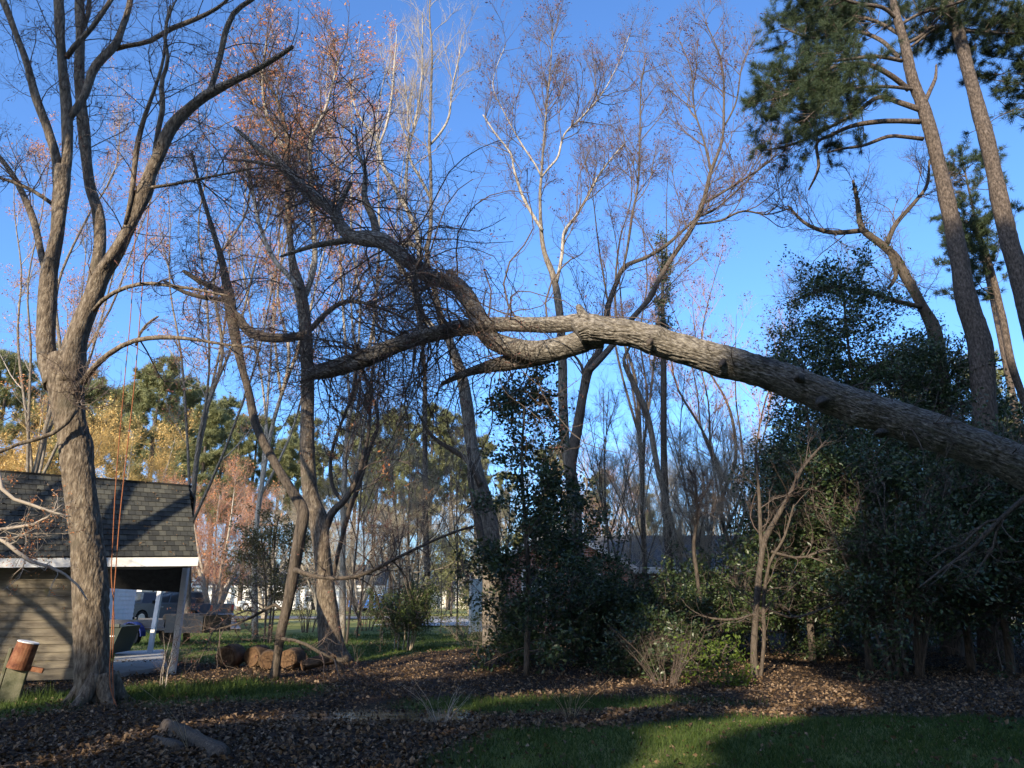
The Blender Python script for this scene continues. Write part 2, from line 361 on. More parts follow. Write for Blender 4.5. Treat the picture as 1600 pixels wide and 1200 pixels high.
def needles(P, D, L, w, n, rg=None, spread=.9, up=.2):
    rg = rg or rng; M = len(P); d = N3(D[:, None, :] * .9 + rg.normal(size=(M, n, 3)) * spread + np.array([0, 0, up]))
    s = N3(np.cross(d, rg.normal(size=(M, n, 3)))) * w; l = L * rg.uniform(.7, 1.15, (M, n, 1)); B = P[:, None, :] + rg.normal(size=(M, n, 3)) * L * .12
    V = np.stack([B - s, B + s, B + d * l], 2).reshape(-1, 3)
    return V, np.arange(M * n * 3).reshape(-1, 3)
def copy_tree(o, parent=None):
    c = o.copy(); COL.objects.link(c); c.parent = parent
    for ch in list(o.children): copy_tree(ch, c)
    return c
def place(o, loc, rz=0, s=1, label=None):
    o.location = tuple(loc); o.rotation_euler = (0, 0, rz); o.scale = (s, s, s)
    if label: o['label'] = label
    return o

# ================================================================== THE GROUND
def zone_masks(x, y):
    """grass weight for ground points"""
    n = vnoise(x / 1.3, y / 1.3, 11) - .5; n2 = vnoise(x / .35, y / .35, 12) - .5
    g = np.zeros_like(x)
    edge = 9.6 + np.clip(x, -2, 6) * .22 + n * .7 + n2 * .4
    g = np.maximum(g, np.clip((edge - y) * 2.5, 0, 1) * np.clip((x + .7 + n) * 1.2, 0, 1))          # near lawn, right
    g = np.maximum(g, np.clip(1.1 - np.hypot((x - 1.0) / 2.6, (y - 12.4) / .75) + n * .5, 0, 1) * 2)        # strip in the middle
    g = np.maximum(g, np.clip(1.2 - np.hypot((x + 5.6) / 2.2, (y - 13.6) / 1.5) + n * .6, 0, 1) * 2)       # by the porch
    g = np.maximum(g, np.clip(1.2 - np.hypot((x + 8.6) / 2.3, (y - 11.3) / 1.3) + n * .6, 0, 1) * 2)       # left of the big tree
    g = np.maximum(g, np.clip((y - 19.5 - n * 3 - np.clip(x + 4, 0, 9) * 1.6) * .8, 0, 1) * np.clip((3 - x) * .5, 0, 1))  # mid lawn
    g = np.maximum(g, np.clip((y - 37) * .5, 0, 1))
    return np.clip(g, 0, 1)
def ground_material():
    m = bpy.data.materials.new('ground'); m.use_nodes = True; nt = m.node_tree; b = nt.nodes['Principled BSDF']; L = nt.links.new
    tc = nt.nodes.new('ShaderNodeTexCoord'); at_ = nt.nodes.new('ShaderNodeAttribute'); at_.attribute_name = 'grass'
    def noise(s, d=6):
        n = nt.nodes.new('ShaderNodeTexNoise'); n.inputs['Scale'].default_value = s; n.inputs['Detail'].default_value = d; L(tc.outputs['Object'], n.inputs[0]); return n
    def ramp(src, cols, lo=.3, hi=.7):
        r = nt.nodes.new('ShaderNodeValToRGB'); e = r.color_ramp.elements
        while len(e) < len(cols): e.new(.5)
        for i, c in enumerate(cols): e[i].position = lo + (hi - lo) * i / (len(cols) - 1); e[i].color = (*c, 1)
        L(src, r.inputs[0]); return r
    lit = ramp(noise(14).outputs[0], [(.016, .011, .008), (.045, .03, .02), (.085, .058, .04)])
    far = ramp(noise(.35, 8).outputs[0], [(.05, .075, .02), (.13, .15, .04), (.20, .19, .07)])
    dor = ramp(noise(.25, 8).outputs[0], [(.18, .19, .06), (.34, .32, .10), (.46, .40, .17)]); a2 = nt.nodes.new('ShaderNodeAttribute'); a2.attribute_name = 'dormant'
    m0 = nt.nodes.new('ShaderNodeMix'); m0.data_type = 'RGBA'; L(a2.outputs['Fac'], m0.inputs[0]); L(far.outputs[0], m0.inputs[6]); L(dor.outputs[0], m0.inputs[7])
    mx = nt.nodes.new('ShaderNodeMix'); mx.data_type = 'RGBA'; L(at_.outputs['Fac'], mx.inputs[0]); L(lit.outputs[0], mx.inputs[6]); L(m0.outputs[2], mx.inputs[7])
    L(mx.outputs[2], b.inputs['Base Color']); b.inputs['Roughness'].default_value = .95; b.inputs['Specular IOR Level'].default_value = .15
    bp = nt.nodes.new('ShaderNodeBump'); bp.inputs['Strength'].default_value = .6; bp.inputs['Distance'].default_value = .04
    L(noise(22).outputs[0], bp.inputs['Height']); L(bp.outputs[0], b.inputs['Normal']); return m
xs = np.concatenate([[-900, -300, -120, -70], np.arange(-45, 46, .5), [70, 120, 300, 900]]); ys = np.concatenate([[-300, -80], np.arange(-30, 5, 2), np.arange(5, 42, .35), np.arange(42, 120, 3), [150, 250, 500, 1500]])
GX, GY = np.meshgrid(xs, ys); GZ = ground_z(GX, GY); nx, ny = len(xs), len(ys)
i = (np.arange(ny - 1)[:, None] * nx + np.arange(nx - 1)[None, :]).ravel(); GF = np.stack([i, i + 1, i + nx + 1, i + nx], 1)
go = mesh('ground', np.stack([GX, GY, GZ], -1).reshape(-1, 3), GF, ground_material(), kind='structure', smooth=True)
ga = go.data.attributes.new('grass', 'FLOAT', 'POINT'); ga.data.foreach_set('value', zone_masks(GX, GY).ravel().astype(np.float32))
ga = go.data.attributes.new('dormant', 'FLOAT', 'POINT'); ga.data.foreach_set('value', np.clip((GY - 44) / 8, 0, 1).ravel().astype(np.float32))

M_road = mat('asphalt', [(.20, .19, .175), (.30, .285, .26)], 1.5, .95, .1, 40., spec=.2)
def strip(name, pts, z, m, label=None):
    v = [(x, y, z) for x, y in pts]; o = mesh(name, v, [[0, 1, 2, 3]], m, kind='structure'); return o
strip('road', [(-160, 60), (160, 50), (160, 57), (-160, 67.5)], .075, M_road)
strip('driveway', [(-27, 60), (-22, 60), (-13.5, 38), (-19, 38)], .079, M_concrete)
strip('driveway', [(-8, 43), (1, 41), (-1.5, 54), (-6, 55)], .079, M_concrete)

# puddle: still dark water with sky in it
m = bpy.data.materials.new('puddle_water'); m.use_nodes = True; b = m.node_tree.nodes['Principled BSDF']; b.inputs['Base Color'].default_value = (.012, .012, .016, 1); b.inputs['Roughness'].default_value = .16
nz = m.node_tree.nodes.new('ShaderNodeTexNoise'); nz.inputs['Scale'].default_value = 9; bp = m.node_tree.nodes.new('ShaderNodeBump'); bp.inputs['Strength'].default_value = .5; bp.inputs['Distance'].default_value = .03
m.node_tree.links.new(nz.outputs[0], bp.inputs['Height']); m.node_tree.links.new(bp.outputs[0], b.inputs['Normal'])
th = np.linspace(0, 2 * np.pi, 40, endpoint=False); pr = 1 + .15 * np.sin(3 * th) + .1 * np.sin(5 * th + 1)
PV = np.concatenate([[[-2.0, 11.4, -.062]], np.stack([-2.0 + 2.2 * pr * np.cos(th), 11.4 + .9 * pr * np.sin(th), -.062 + 0 * th], 1)])
mesh('puddle', PV, None, m, kind='structure', F3=[[0, 1 + i, 1 + (i + 1) % 40] for i in range(40)])

# ---- leaf litter, grass, straw
def scatter(n, x0, x1, y0, y1):
    # density follows the view: more points near
    y = y0 * (y1 / y0) ** rng.random(n); x = (x0 + (x1 - x0) * rng.random(n)) * y / y0 * .82
    return x, y
n = 95000; x, y = scatter(n, -7.2, 7.2, 6.8, 30); g = zone_masks(x, y); keep = rng.random(n) > np.clip(g * 1.15, 0, .93)
water = (((x + 2.0) / 1.7) ** 2 + ((y - 11.4) / .55) ** 2 + (vnoise(x * 2, y * 3, 41) - .5) * 1.2) < 1
keep &= ~(water & (rng.random(n) > .55))
x, y = x[keep], y[keep]; P = np.stack([x, y, ground_z(x, y) + rng.random(len(x)) * .035 + .004], 1)
lf = leaf_obj('leaf_litter', P, .055, M_litter, None, flatn=.55, aspect=.62, fold=.8, var=.5)
tag(lf, 'brown fallen leaves covering the shaded ground between the trees', 'leaf litter', kind='stuff')
def blades(n, x, y, h, w, lean=.5):
    P = np.stack([x, y, ground_z(x, y)], 1); d = N3(np.concatenate([rng.normal(size=(len(x), 2)) * lean, np.ones((len(x), 1))], 1))
    s = rng.normal(size=(len(x), 3)); s[:, 2] = 0; s = N3(s); H = (h * rng.uniform(.4, 1.5, len(x)) * (.6 + 1.1 * vnoise(x * 2.3, y * 2.3, 77)))[:, None]
    s = s * np.asarray(w).reshape(-1, 1) if np.ndim(w) else s * w; V = np.stack([P - s, P + s, P + d * H], 1).reshape(-1, 3); return V, np.arange(len(V)).reshape(-1, 3)
n = 330000; x, y = scatter(n, -7.2, 7.2, 6.8, 34); g = zone_masks(x, y); cl = .35 + .65 * vnoise(x * 3, y * 3, 31); keep = (rng.random(n) < g * (.25 + cl)) & ~((x > -13) & (x < -6) & (y > 14.5) & (y < 19))
x, y = x[keep], y[keep]; V, F3 = blades(0, x, y, .055 + .02 * (y > 12) + .02 * (np.hypot(x - 1, y - 12.4) < 3) + .07 * (x < -3.2) * (y < 15.5) * (vnoise(x * 1.5, y * 1.5, 51) > .4), .0045 + .0004 * (y - 7), .6)
gr = mesh('grass', V, None, M_grass, None, 'stuff', F3=F3); tag(gr, 'short green grass growing in patches among the fallen leaves', 'grass', kind='stuff')

n = 900; x, y = scatter(n, -7, 7, 7, 22); kp = zone_masks(x, y) < .3; x, y = x[kp], y[kp]; n = len(x); a = rng.uniform(0, 6.28, n); l = rng.uniform(.08, .32, n); z = ground_z(x, y) + .03
K_ = 5; tt = np.linspace(-.5, .5, K_); A = np.zeros((n, K_, 4)); A[:, :, 0] = x[:, None] + np.cos(a)[:, None] * l[:, None] * tt + rng.normal(size=(n, K_)) * .012; A[:, :, 1] = y[:, None] + np.sin(a)[:, None] * l[:, None] * tt + rng.normal(size=(n, K_)) * .012; A[:, :, 2] = z[:, None] + rng.random((n, K_)) * .03; A[:, :, 3] = rng.uniform(.0015, .004, n)[:, None]
st_ = tube_obj('fallen_twigs', [A], M_twig, None, 4); tag(st_, 'small dead twigs strewn over the fallen leaves', 'twigs', kind='stuff')

# ================================================================== BUILDINGS
# ---- the shed: steep shingled roof, white fascia, board wall, open porch on two posts
def bil(A, B, C_, D, u, v):  # A eave-left B eave-right C top-right D top-left
    return (A * (1 - u) + B * u) * (1 - v) + (D * (1 - u) + C_ * u) * v
EL, ER = at(-90, 871, 13.9), at(309, 869, 15.2); TR, TL = at(295, 761, 16.25), at(-90, 731, 14.95)
shed = thing('shed', 'old wooden shed with steep dark shingle roof, white fascia and an open porch', 'shed', (EL[0], EL[1] + 1.5, 0))
nrm = N3(np.cross(ER - EL, TL - EL)); nrm = nrm * (-1 if nrm[1] > 0 else 1)
slab = MB(); inn = -nrm * .05
slab.hexa([EL + inn, ER + inn, TR + inn, TL + inn, EL - nrm * .012, ER - nrm * .012, TR - nrm * .012, TL - nrm * .012]); roof = slab.build('roof', M_roofdark, shed)
back = np.array([1.0, 2.6, 0.]); bk = MB()   # shallow upper slope and rear slope of the barn roof
UL, UR = TL + np.array([-.5, 1.5, .06]), TR + np.array([-.5, 1.5, -.0])
BL, BR = UL + np.array([-.9, 2.2, -2.2]), UR + np.array([-.9, 2.2, -2.2])
for a, b2, c, d in ((TL, TR, UR, UL), (UL, UR, BR, BL)):
    bk.hexa([a - [0, 0, .06], b2 - [0, 0, .06], c - [0, 0, .06], d - [0, 0, .06], a, b2, c, d])
bk.build('rear_roof', M_roofdark, shed)
NR = 15; ncol = 33; k = 0; tabm = {}; rest = MB()
ux = N3(ER - EL); vx = N3(np.cross(nrm, ux)); vx = vx * (-1 if vx[2] < 0 else 1)
def tab_pts(u0, u1, v0, v1, th):
    q = [bil(EL, ER, TR, TL, u, v) for u, v in ((u0, v0), (u1, v0), (u1, v1), (u0, v1))]
    return q, th
rnd = random.Random(5)
for r in range(NR):
    off = (r % 2) * .5
    for c in range(-1, ncol):
        u0 = (c + off) / ncol; u1 = u0 + 1 / ncol - .0016; u0 = max(0, u0); u1 = min(1, u1)
        if u1 - u0 < .004: continue
        v0 = r / NR; v1 = (r + 1.15) / NR; v1 = min(v1, 1.004)
        if u0 < .215: big = False
        else: big = True
        A_, B_, C2, D_ = [bil(EL, ER, TR, TL, u, v) for u, v in ((u0, v0), (u1, v0), (u1, v1), (u0, v1))]
        lo = nrm * (.016 + rnd.random() * .007); hi = nrm * .002
        pts = [A_, B_, C2, D_, A_ + lo, B_ + lo, C2 + hi, D_ + hi]
        if big and k < 300:
            mb = MB(); mb.hexa(pts); o = mb.build('shingle', M_tab, roof); k += 1
        else: rest.hexa(pts)
rest.build('shingle_course', M_tab, roof, kind='stuff')
uu = rng.random(260); vv = rng.random(260) ** 1.6; PR = np.array([bil(EL, ER, TR, TL, u, v) for u, v in zip(uu, vv)]) + nrm * .03
tag(leaf_obj('roof_leaves', PR, .06, M_litter, None, flatn=.3, aspect=.6), 'brown leaves caught on the shed roof', 'fallen leaves', kind='stuff')
rc = MB(); rc.hexa([TL + nrm * .01, TR + nrm * .01, TR + [0, .14, .0], TL + [0, .14, .0], TL + nrm * .045 + [0, 0, .02], TR + nrm * .045 + [0, 0, .02], TR + [0, .14, .06], TL + [0, .14, .06]]); rc.build('ridge_cap', M_roofdark, roof)
fx = ux * 1.0; fh = at(200, 870, 14.85)[2] - at(200, 884, 14.85)[2]
fa = MB(); a0, b0 = EL + nrm * .0 - [0, 0, .02], ER + ux * .02 - [0, 0, .02]; fy = np.array([.07, -.16, 0]) * .25
fa.hexa([a0 - [0, 0, fh], b0 - [0, 0, fh], b0 - [0, 0, fh] - fy, a0 - [0, 0, fh] - fy, a0, b0, b0 - fy, a0 - fy]); fa.build('fascia', M_white, shed)
dep = np.array([-.75, 2.9, 0.])
sf = MB(); z0 = ER[2] - fh - .02
a1, b1 = EL + [0, .06, 0], ER + [0, .06, 0]
sf.hexa([np.array([*(a1)[:2], z0 + .01]), np.array([*(b1)[:2], z0 + .01]), np.array([*(b1 + np.array([-1.9, 2.2, 0]))[:2], z0 + .01]), np.array([*(a1 + dep)[:2], z0 + .01]), np.array([*(a1)[:2], z0 + .04]), np.array([*(b1)[:2], z0 + .04]), np.array([*(b1 + np.array([-1.9, 2.2, 0]))[:2], z0 + .04]), np.array([*(a1 + dep)[:2], z0 + .04])]); sf.build('soffit', plain('grey_paint', (.34, .33, .31), .7), shed)
# front wall: one board at a time, up to the corner at px 115
CW = at(116, 1000, 14.95); CW[2] = 0; dirw = N3(np.array([ux[0], ux[1], 0])); prp = np.array([-dirw[1], dirw[0], 0])
zb, zt = .28, z0; nb = 13; bh = (zt - zb) / nb
for j in range(nb):
    mb = MB(); p0 = CW - dirw * 5.2; p1 = CW; za = zb + j * bh; zc = za + bh + .012; th = .022; t2 = .006
    mb.hexa([p0 + [0, 0, za] - prp * th, p1 + [0, 0, za] - prp * th, p1 + [0, 0, za], p0 + [0, 0, za], p0 + [0, 0, zc] - prp * t2, p1 + [0, 0, zc] - prp * t2, p1 + [0, 0, zc], p0 + [0, 0, zc]])
    mb.build('wall_board', M_wood, shed)
mb = MB(); e0 = CW - prp * .03; mb.hexa([e0 + [0, 0, .2], e0 + dirw * .10 + [0, 0, .2], e0 + dirw * .10 + prp * .1 + [0, 0, .2], e0 + prp * .1 + [0, 0, .2]] + [e0 + [0, 0, zt], e0 + dirw * .1 + [0, 0, zt], e0 + dirw * .1 + prp * .1 + [0, 0, zt], e0 + prp * .1 + [0, 0, zt]]); mb.build('corner_board', M_wood, shed)
for j in range(nb):   # side wall
    mb = MB(); p0 = CW + dirw * .06; p1 = p0 + np.array([-1.6, 2.2, 0]); za = zb + j * bh; zc = za + bh + .012; d2 = dirw
    mb.hexa([p0 + [0, 0, za] + d2 * .022, p1 + [0, 0, za] + d2 * .022, p1 + [0, 0, za], p0 + [0, 0, za], p0 + [0, 0, zc] + d2 * .006, p1 + [0, 0, zc] + d2 * .006, p1 + [0, 0, zc], p0 + [0, 0, zc]])
    mb.build('wall_board', M_wood, shed)
mb = MB(); p0 = CW - dirw * 5.2 - prp * .035; p1 = CW - prp * .035 + dirw * .1; mb.hexa([p0 + [0, 0, .08], p1 + [0, 0, .08], p1 + prp * .1 + [0, 0, .08], p0 + prp * .1 + [0, 0, .08], p0 + [0, 0, .27], p1 + [0, 0, .27], p1 + prp * .1 + [0, 0, .27], p0 + prp * .1 + [0, 0, .27]]); mb.build('sill_beam', M_wood, shed)
for px, py, pt, Yb in ((233, 1025, 256, 17.2), (269, 1053, 291, 15.35)):
    b = gnd(px, py); Yp = b[1]; tpt = at(pt, 888, Yp); w = .058
    mb = MB(); mb.hexa([b + [-w, -w, 0], b + [w, -w, 0], b + [w, w, 0], b + [-w, w, 0]] + [np.array([tpt[0] + sx * w, tpt[1] + sy * w, z0 + .02]) for sx, sy in ((-1, -1), (1, -1), (1, 1), (-1, 1))]); mb.build('porch_post', M_white, shed)
sl = [gnd(172, 1062), gnd(262, 1048), gnd(255, 1020), gnd(180, 1024)]; mb = MB(); mb.hexa([p - [0, 0, .1] for p in sl] + [p + [0, 0, .10] for p in sl]); mb.build('porch_slab', M_concrete, shed)

# ---- generic far house pieces
def clapboards(parent, p0, p1, z0, z1, out, m, h=.2, n=None):
    n = n or max(3, int((z1 - z0) / h)); bh = (z1 - z0) / n; p0 = np.array([*p0, 0.]); p1 = np.array([*p1, 0.]); out = N3(np.array([*out, 0.]))
    for j in range(n):
        za = z0 + j * bh; zc = za + bh + .01; mb = MB()
        mb.hexa([p0 + [0, 0, za] + out * .03, p1 + [0, 0, za] + out * .03, p1 + [0, 0, za] - out * .06, p0 + [0, 0, za] - out * .06, p0 + [0, 0, zc] + out * .008, p1 + [0, 0, zc] + out * .008, p1 + [0, 0, zc] - out * .06, p0 + [0, 0, zc] - out * .06])
        mb.build('siding_board', m, parent)
def window(parent, M, w, h, muntin=True, m_fr=None):
    """M maps local (x right, y outward(-)) to world"""
    fr = MB()
    for a in ((-w / 2 - .08, -w / 2, -.08, h + .08), (w / 2, w / 2 + .08, -.08, h + .08), (-w / 2, w / 2, -.08, 0), (-w / 2, w / 2, h, h + .08)): fr.box(a[0], a[1], -.09, .02, a[2], a[3], M)
    f = fr.build('window', m_fr or M_white, parent)
    MB().box(-w / 2, w / 2, -.035, -.02, 0, h, M).build('pane', M_glass, f)
    if muntin: MB().box(-w / 2, w / 2, -.06, -.037, h / 2 - .03, h / 2 + .03, M).build('sash', m_fr or M_white, f)
def MM(p, rz): return Matrix.Translation(Vector(p)) @ Matrix.Rotation(rz, 4, 'Z')
def gable_house(name, label, cx, cy, rz, w, d, h, rise, wallm, roofm, wins=(), doors=(), board=None, ov=.35, trim=M_white):
    """ridge along local x; front = local -y"""
    t = thing(name, label, 'house', (cx, cy, 0)); M = MM((cx, cy, 0), rz)
    c, s = math.cos(rz), math.sin(rz)
    def P(x, y): return (cx + x * c - y * s, cy + x * s + y * c)
    mb = MB(); mb.box(-w / 2, w / 2, -d / 2, d / 2, 0, h, M)
    for x in (-w / 2, w / 2):
        mb.add([tuple(M @ Vector(v)) for v in ((x, -d / 2, h), (x, d / 2, h), (x, 0, h + rise), (x - .1 * np.sign(x), -d / 2, h), (x - .1 * np.sign(x), d / 2, h), (x - .1 * np.sign(x), 0, h + rise))], [(0, 1, 2), (3, 4, 5), (0, 1, 4, 3), (1, 2, 5, 4), (2, 0, 3, 5)])
    mb.build('wall', wallm, t)
    k = rise / (d / 2)
    for sgn in (-1, 1):
        mb = MB(); y0 = sgn * (d / 2 + ov); zz = h - k * ov; mb.hexa([tuple(M @ Vector(v)) for v in ((-w / 2 - ov, y0, zz + .02), (w / 2 + ov, y0, zz + .02), (w / 2 + ov, 0, h + rise + .02), (-w / 2 - ov, 0, h + rise + .02), (-w / 2 - ov, y0, zz + .16), (w / 2 + ov, y0, zz + .16), (w / 2 + ov, 0, h + rise + .16), (-w / 2 - ov, 0, h + rise + .16))]); mb.build('roof', roofm, t)
        mb = MB(); mb.box(-w / 2 - ov, w / 2 + ov, sgn * (d / 2 + ov) - .03 + sgn * .035, sgn * (d / 2 + ov) + .03 + sgn * .035, zz - .12, zz + .14, M); mb.build('fascia', trim, t)
    for sgn in (-1, 1):
        for s2 in (-1, 1):
            mb = MB(); x = sgn * (w / 2 + ov + .02); y0 = s2 * (d / 2 + ov); zz = h - k * ov
            mb.hexa([tuple(M @ Vector(v)) for v in ((x - .02, y0, zz - .1), (x + .02, y0, zz - .1), (x + .02, 0, h + rise - .1), (x - .02, 0, h + rise - .1), (x - .02, y0, zz + .17), (x + .02, y0, zz + .17), (x + .02, 0, h + rise + .17), (x - .02, 0, h + rise + .17))]); mb.build('rake_board', trim, t)
    if board: clapboards(t, P(-w / 2, -d / 2 - .06), P(w / 2, -d / 2 - .06), .15, h - .12, (s, -c), board, .25)
    for (x, z, ww, hh) in wins: window(t, MM((*P(x, -d / 2 - .09), z), rz), ww, hh)
    for (x, ww, hh, dm) in doors:
        f = MB().box(x - ww / 2, x + ww / 2, -d / 2 - .13, -d / 2 - .03, .05, hh, M).build('door', dm, t)
        MB().box(x + ww / 2 - .2, x + ww / 2 - .14, -d / 2 - .2, -d / 2 - .132, .95, 1.05, M).build('handle', M_rim, f)
        MB().box(x - ww / 2 - .1, x + ww / 2 + .1, -d / 2 - .11, -d / 2 - .03, hh, hh + .1, M).build('door_frame', trim, f)
    return t
M_cream = mat('cream_siding', [(.60, .56, .46), (.70, .66, .56)], 3., .7)
M_door = plain('dark_door', (.10, .06, .05), .5); M_shutter = plain('white_door', (.7, .7, .68), .5)
# neighbour's white sided garage seen past the porch (its wall faces right, away from the sun)
nb_h = thing('garage', 'white clapboard garage wall in blue shade behind the shed porch', 'garage', (-20.6, 37, 0))
mb = MB(); mb.hexa([(-27, 32, 0), (-17.9, 30.3, 0), (-19.6, 39.2, 0), (-27, 40, 0), (-27, 32, 4.2), (-17.9, 30.3, 4.2), (-19.6, 39.2, 4.2), (-27, 40, 4.2)]); mb.build('wall', M_white, nb_h)
clapboards(nb_h, (-17.88, 30.35), (-19.57, 39.15), .2, 4.1, (.98, .19), M_white, .2)
mb = MB(); mb.hexa([(-28, 31.2, 4.25), (-17.3, 29.4, 4.25), (-19.0, 40, 4.25), (-28, 41, 4.25), (-24, 33, 6), (-21.5, 33, 6), (-21.5, 37, 6), (-24, 37, 6)]); mb.build('roof', M_roofgrey, nb_h)
# long white house beyond the road
gable_house('white_house', 'long white house with grey roof beyond the road, behind the parked cars', -29.5, 104, .0, 25, 9, 3.1, 2.6, M_white, M_roofgrey,
            wins=((-9, 1.0, 1.3, 1.3), (-5, 1.0, 1.3, 1.3), (3, 1.0, 1.3, 1.3), (9.5, 1.0, 1.2, 1.3)), doors=((-1.2, 1.0, 2.1, M_door),), board=M_white)
gable_house('white_house', 'white house on the far left seen between the two porch posts', -48, 88, .1, 12, 8, 3.4, 2.6, M_white, M_roofgrey,
            wins=((-3.5, 1.0, 1.2, 1.3), (0.5, 1.0, 1.2, 1.3), (3.8, 1.0, 1.2, 1.3)), doors=((2.1, .95, 2.1, M_shutter),), board=M_white)
gable_house('cream_house', 'small cream house beyond the yellow lawn right of the blue pickup', -4.6, 110, -.1, 13, 8, 3.2, 2.4, M_cream, M_roofgrey,
            wins=((-3.5, 1.0, 1.1, 1.3), (3.2, 1.0, 1.1, 1.3)), doors=((.2, 1.0, 2.1, M_shutter),), board=M_cream)
# brick house on the right behind the hollies: gable wall faces us, a wing to the right
bh = thing('brick_house', 'red brick house with grey roof and white gable trim hidden behind the hollies', 'house', (2.5, 36, 0))
gx0, gx1 = at(762, 930, 34)[0], at(985, 930, 34)[0]; gc = (gx0 + gx1) / 2; ez = at(985, 886, 34)[2]; pz = ez + 1.75; gy = 34.
mb = MB(); mb.prism([(gx0, 0), (gx1, 0), (gx1, ez), (gc, pz), (gx0, ez)], gy, gy + 9); mb.build('wall', M_brick, bh)
mb = MB(); mb.box(gx1 + .01, gx1 + 8, gy + 1.5, gy + 8, 0, ez - .02); mb.build('wall', M_brick, bh)
kk = (pz - ez) / (gc - gx0)
for s in (-1, 1):
    xe = gc + s * (gc - gx0 + .3); ze = ez - .3 * kk
    mb = MB(); mb.hexa([(xe, gy - .3, ze + .02), (gc, gy - .3, pz + .02), (gc, gy + 9.3, pz + .02), (xe, gy + 9.3, ze + .02), (xe, gy - .3, ze + .16), (gc, gy - .3, pz + .16), (gc, gy + 9.3, pz + .16), (xe, gy + 9.3, ze + .16)]); mb.build('roof', M_roofgrey, bh)
    mb = MB(); mb.hexa([(xe, gy - .36, ze - .1), (gc, gy - .36, pz - .1), (gc, gy - .31, pz - .1), (xe, gy - .31, ze - .1), (xe, gy - .36, ze + .17), (gc, gy - .36, pz + .17), (gc, gy - .31, pz + .17), (xe, gy - .31, ze + .17)]); mb.build('rake_board', M_white, bh)
mb = MB(); mb.hexa([(gc + .5, gy + 4.7, pz - .1), (gx1 + 8.3, gy + 4.7, pz - .1), (gx1 + 8.3, gy + 1.1, ez - .12), (gx1 + .34, gy + 1.1, ez - .12), (gc + .5, gy + 4.7, pz + .04), (gx1 + 8.3, gy + 4.7, pz + .04), (gx1 + 8.3, gy + 1.1, ez + .02), (gx1 + .34, gy + 1.1, ez + .02)]); mb.build('roof', M_roofgrey, bh)
mb = MB(); mb.box(gx1 + .36, gx1 + 8.3, gy + 1.0, gy + 1.06, ez - .25, ez + .03); mb.build('fascia', M_white, bh)
window(bh, MM((at(835, 940, 34)[0], gy - .02, at(835, 941, 34)[2]), 0), 1.0, 1.35)
window(bh, MM((gx0 + 4.6, gy - .02, 1.2), 0), 1.0, 1.35)
f = MB().box(gx0 - .75, gx0 - .0, gy + .3, gy + .42, .1, 2.4).build('door', plain('pale_blue_door', (.38, .48, .52), .5), bh)
MB().box(gx0 - .85, gx0 - .76, gy + .28, gy + .44, 0, 2.5).build('door_frame', M_white, f)

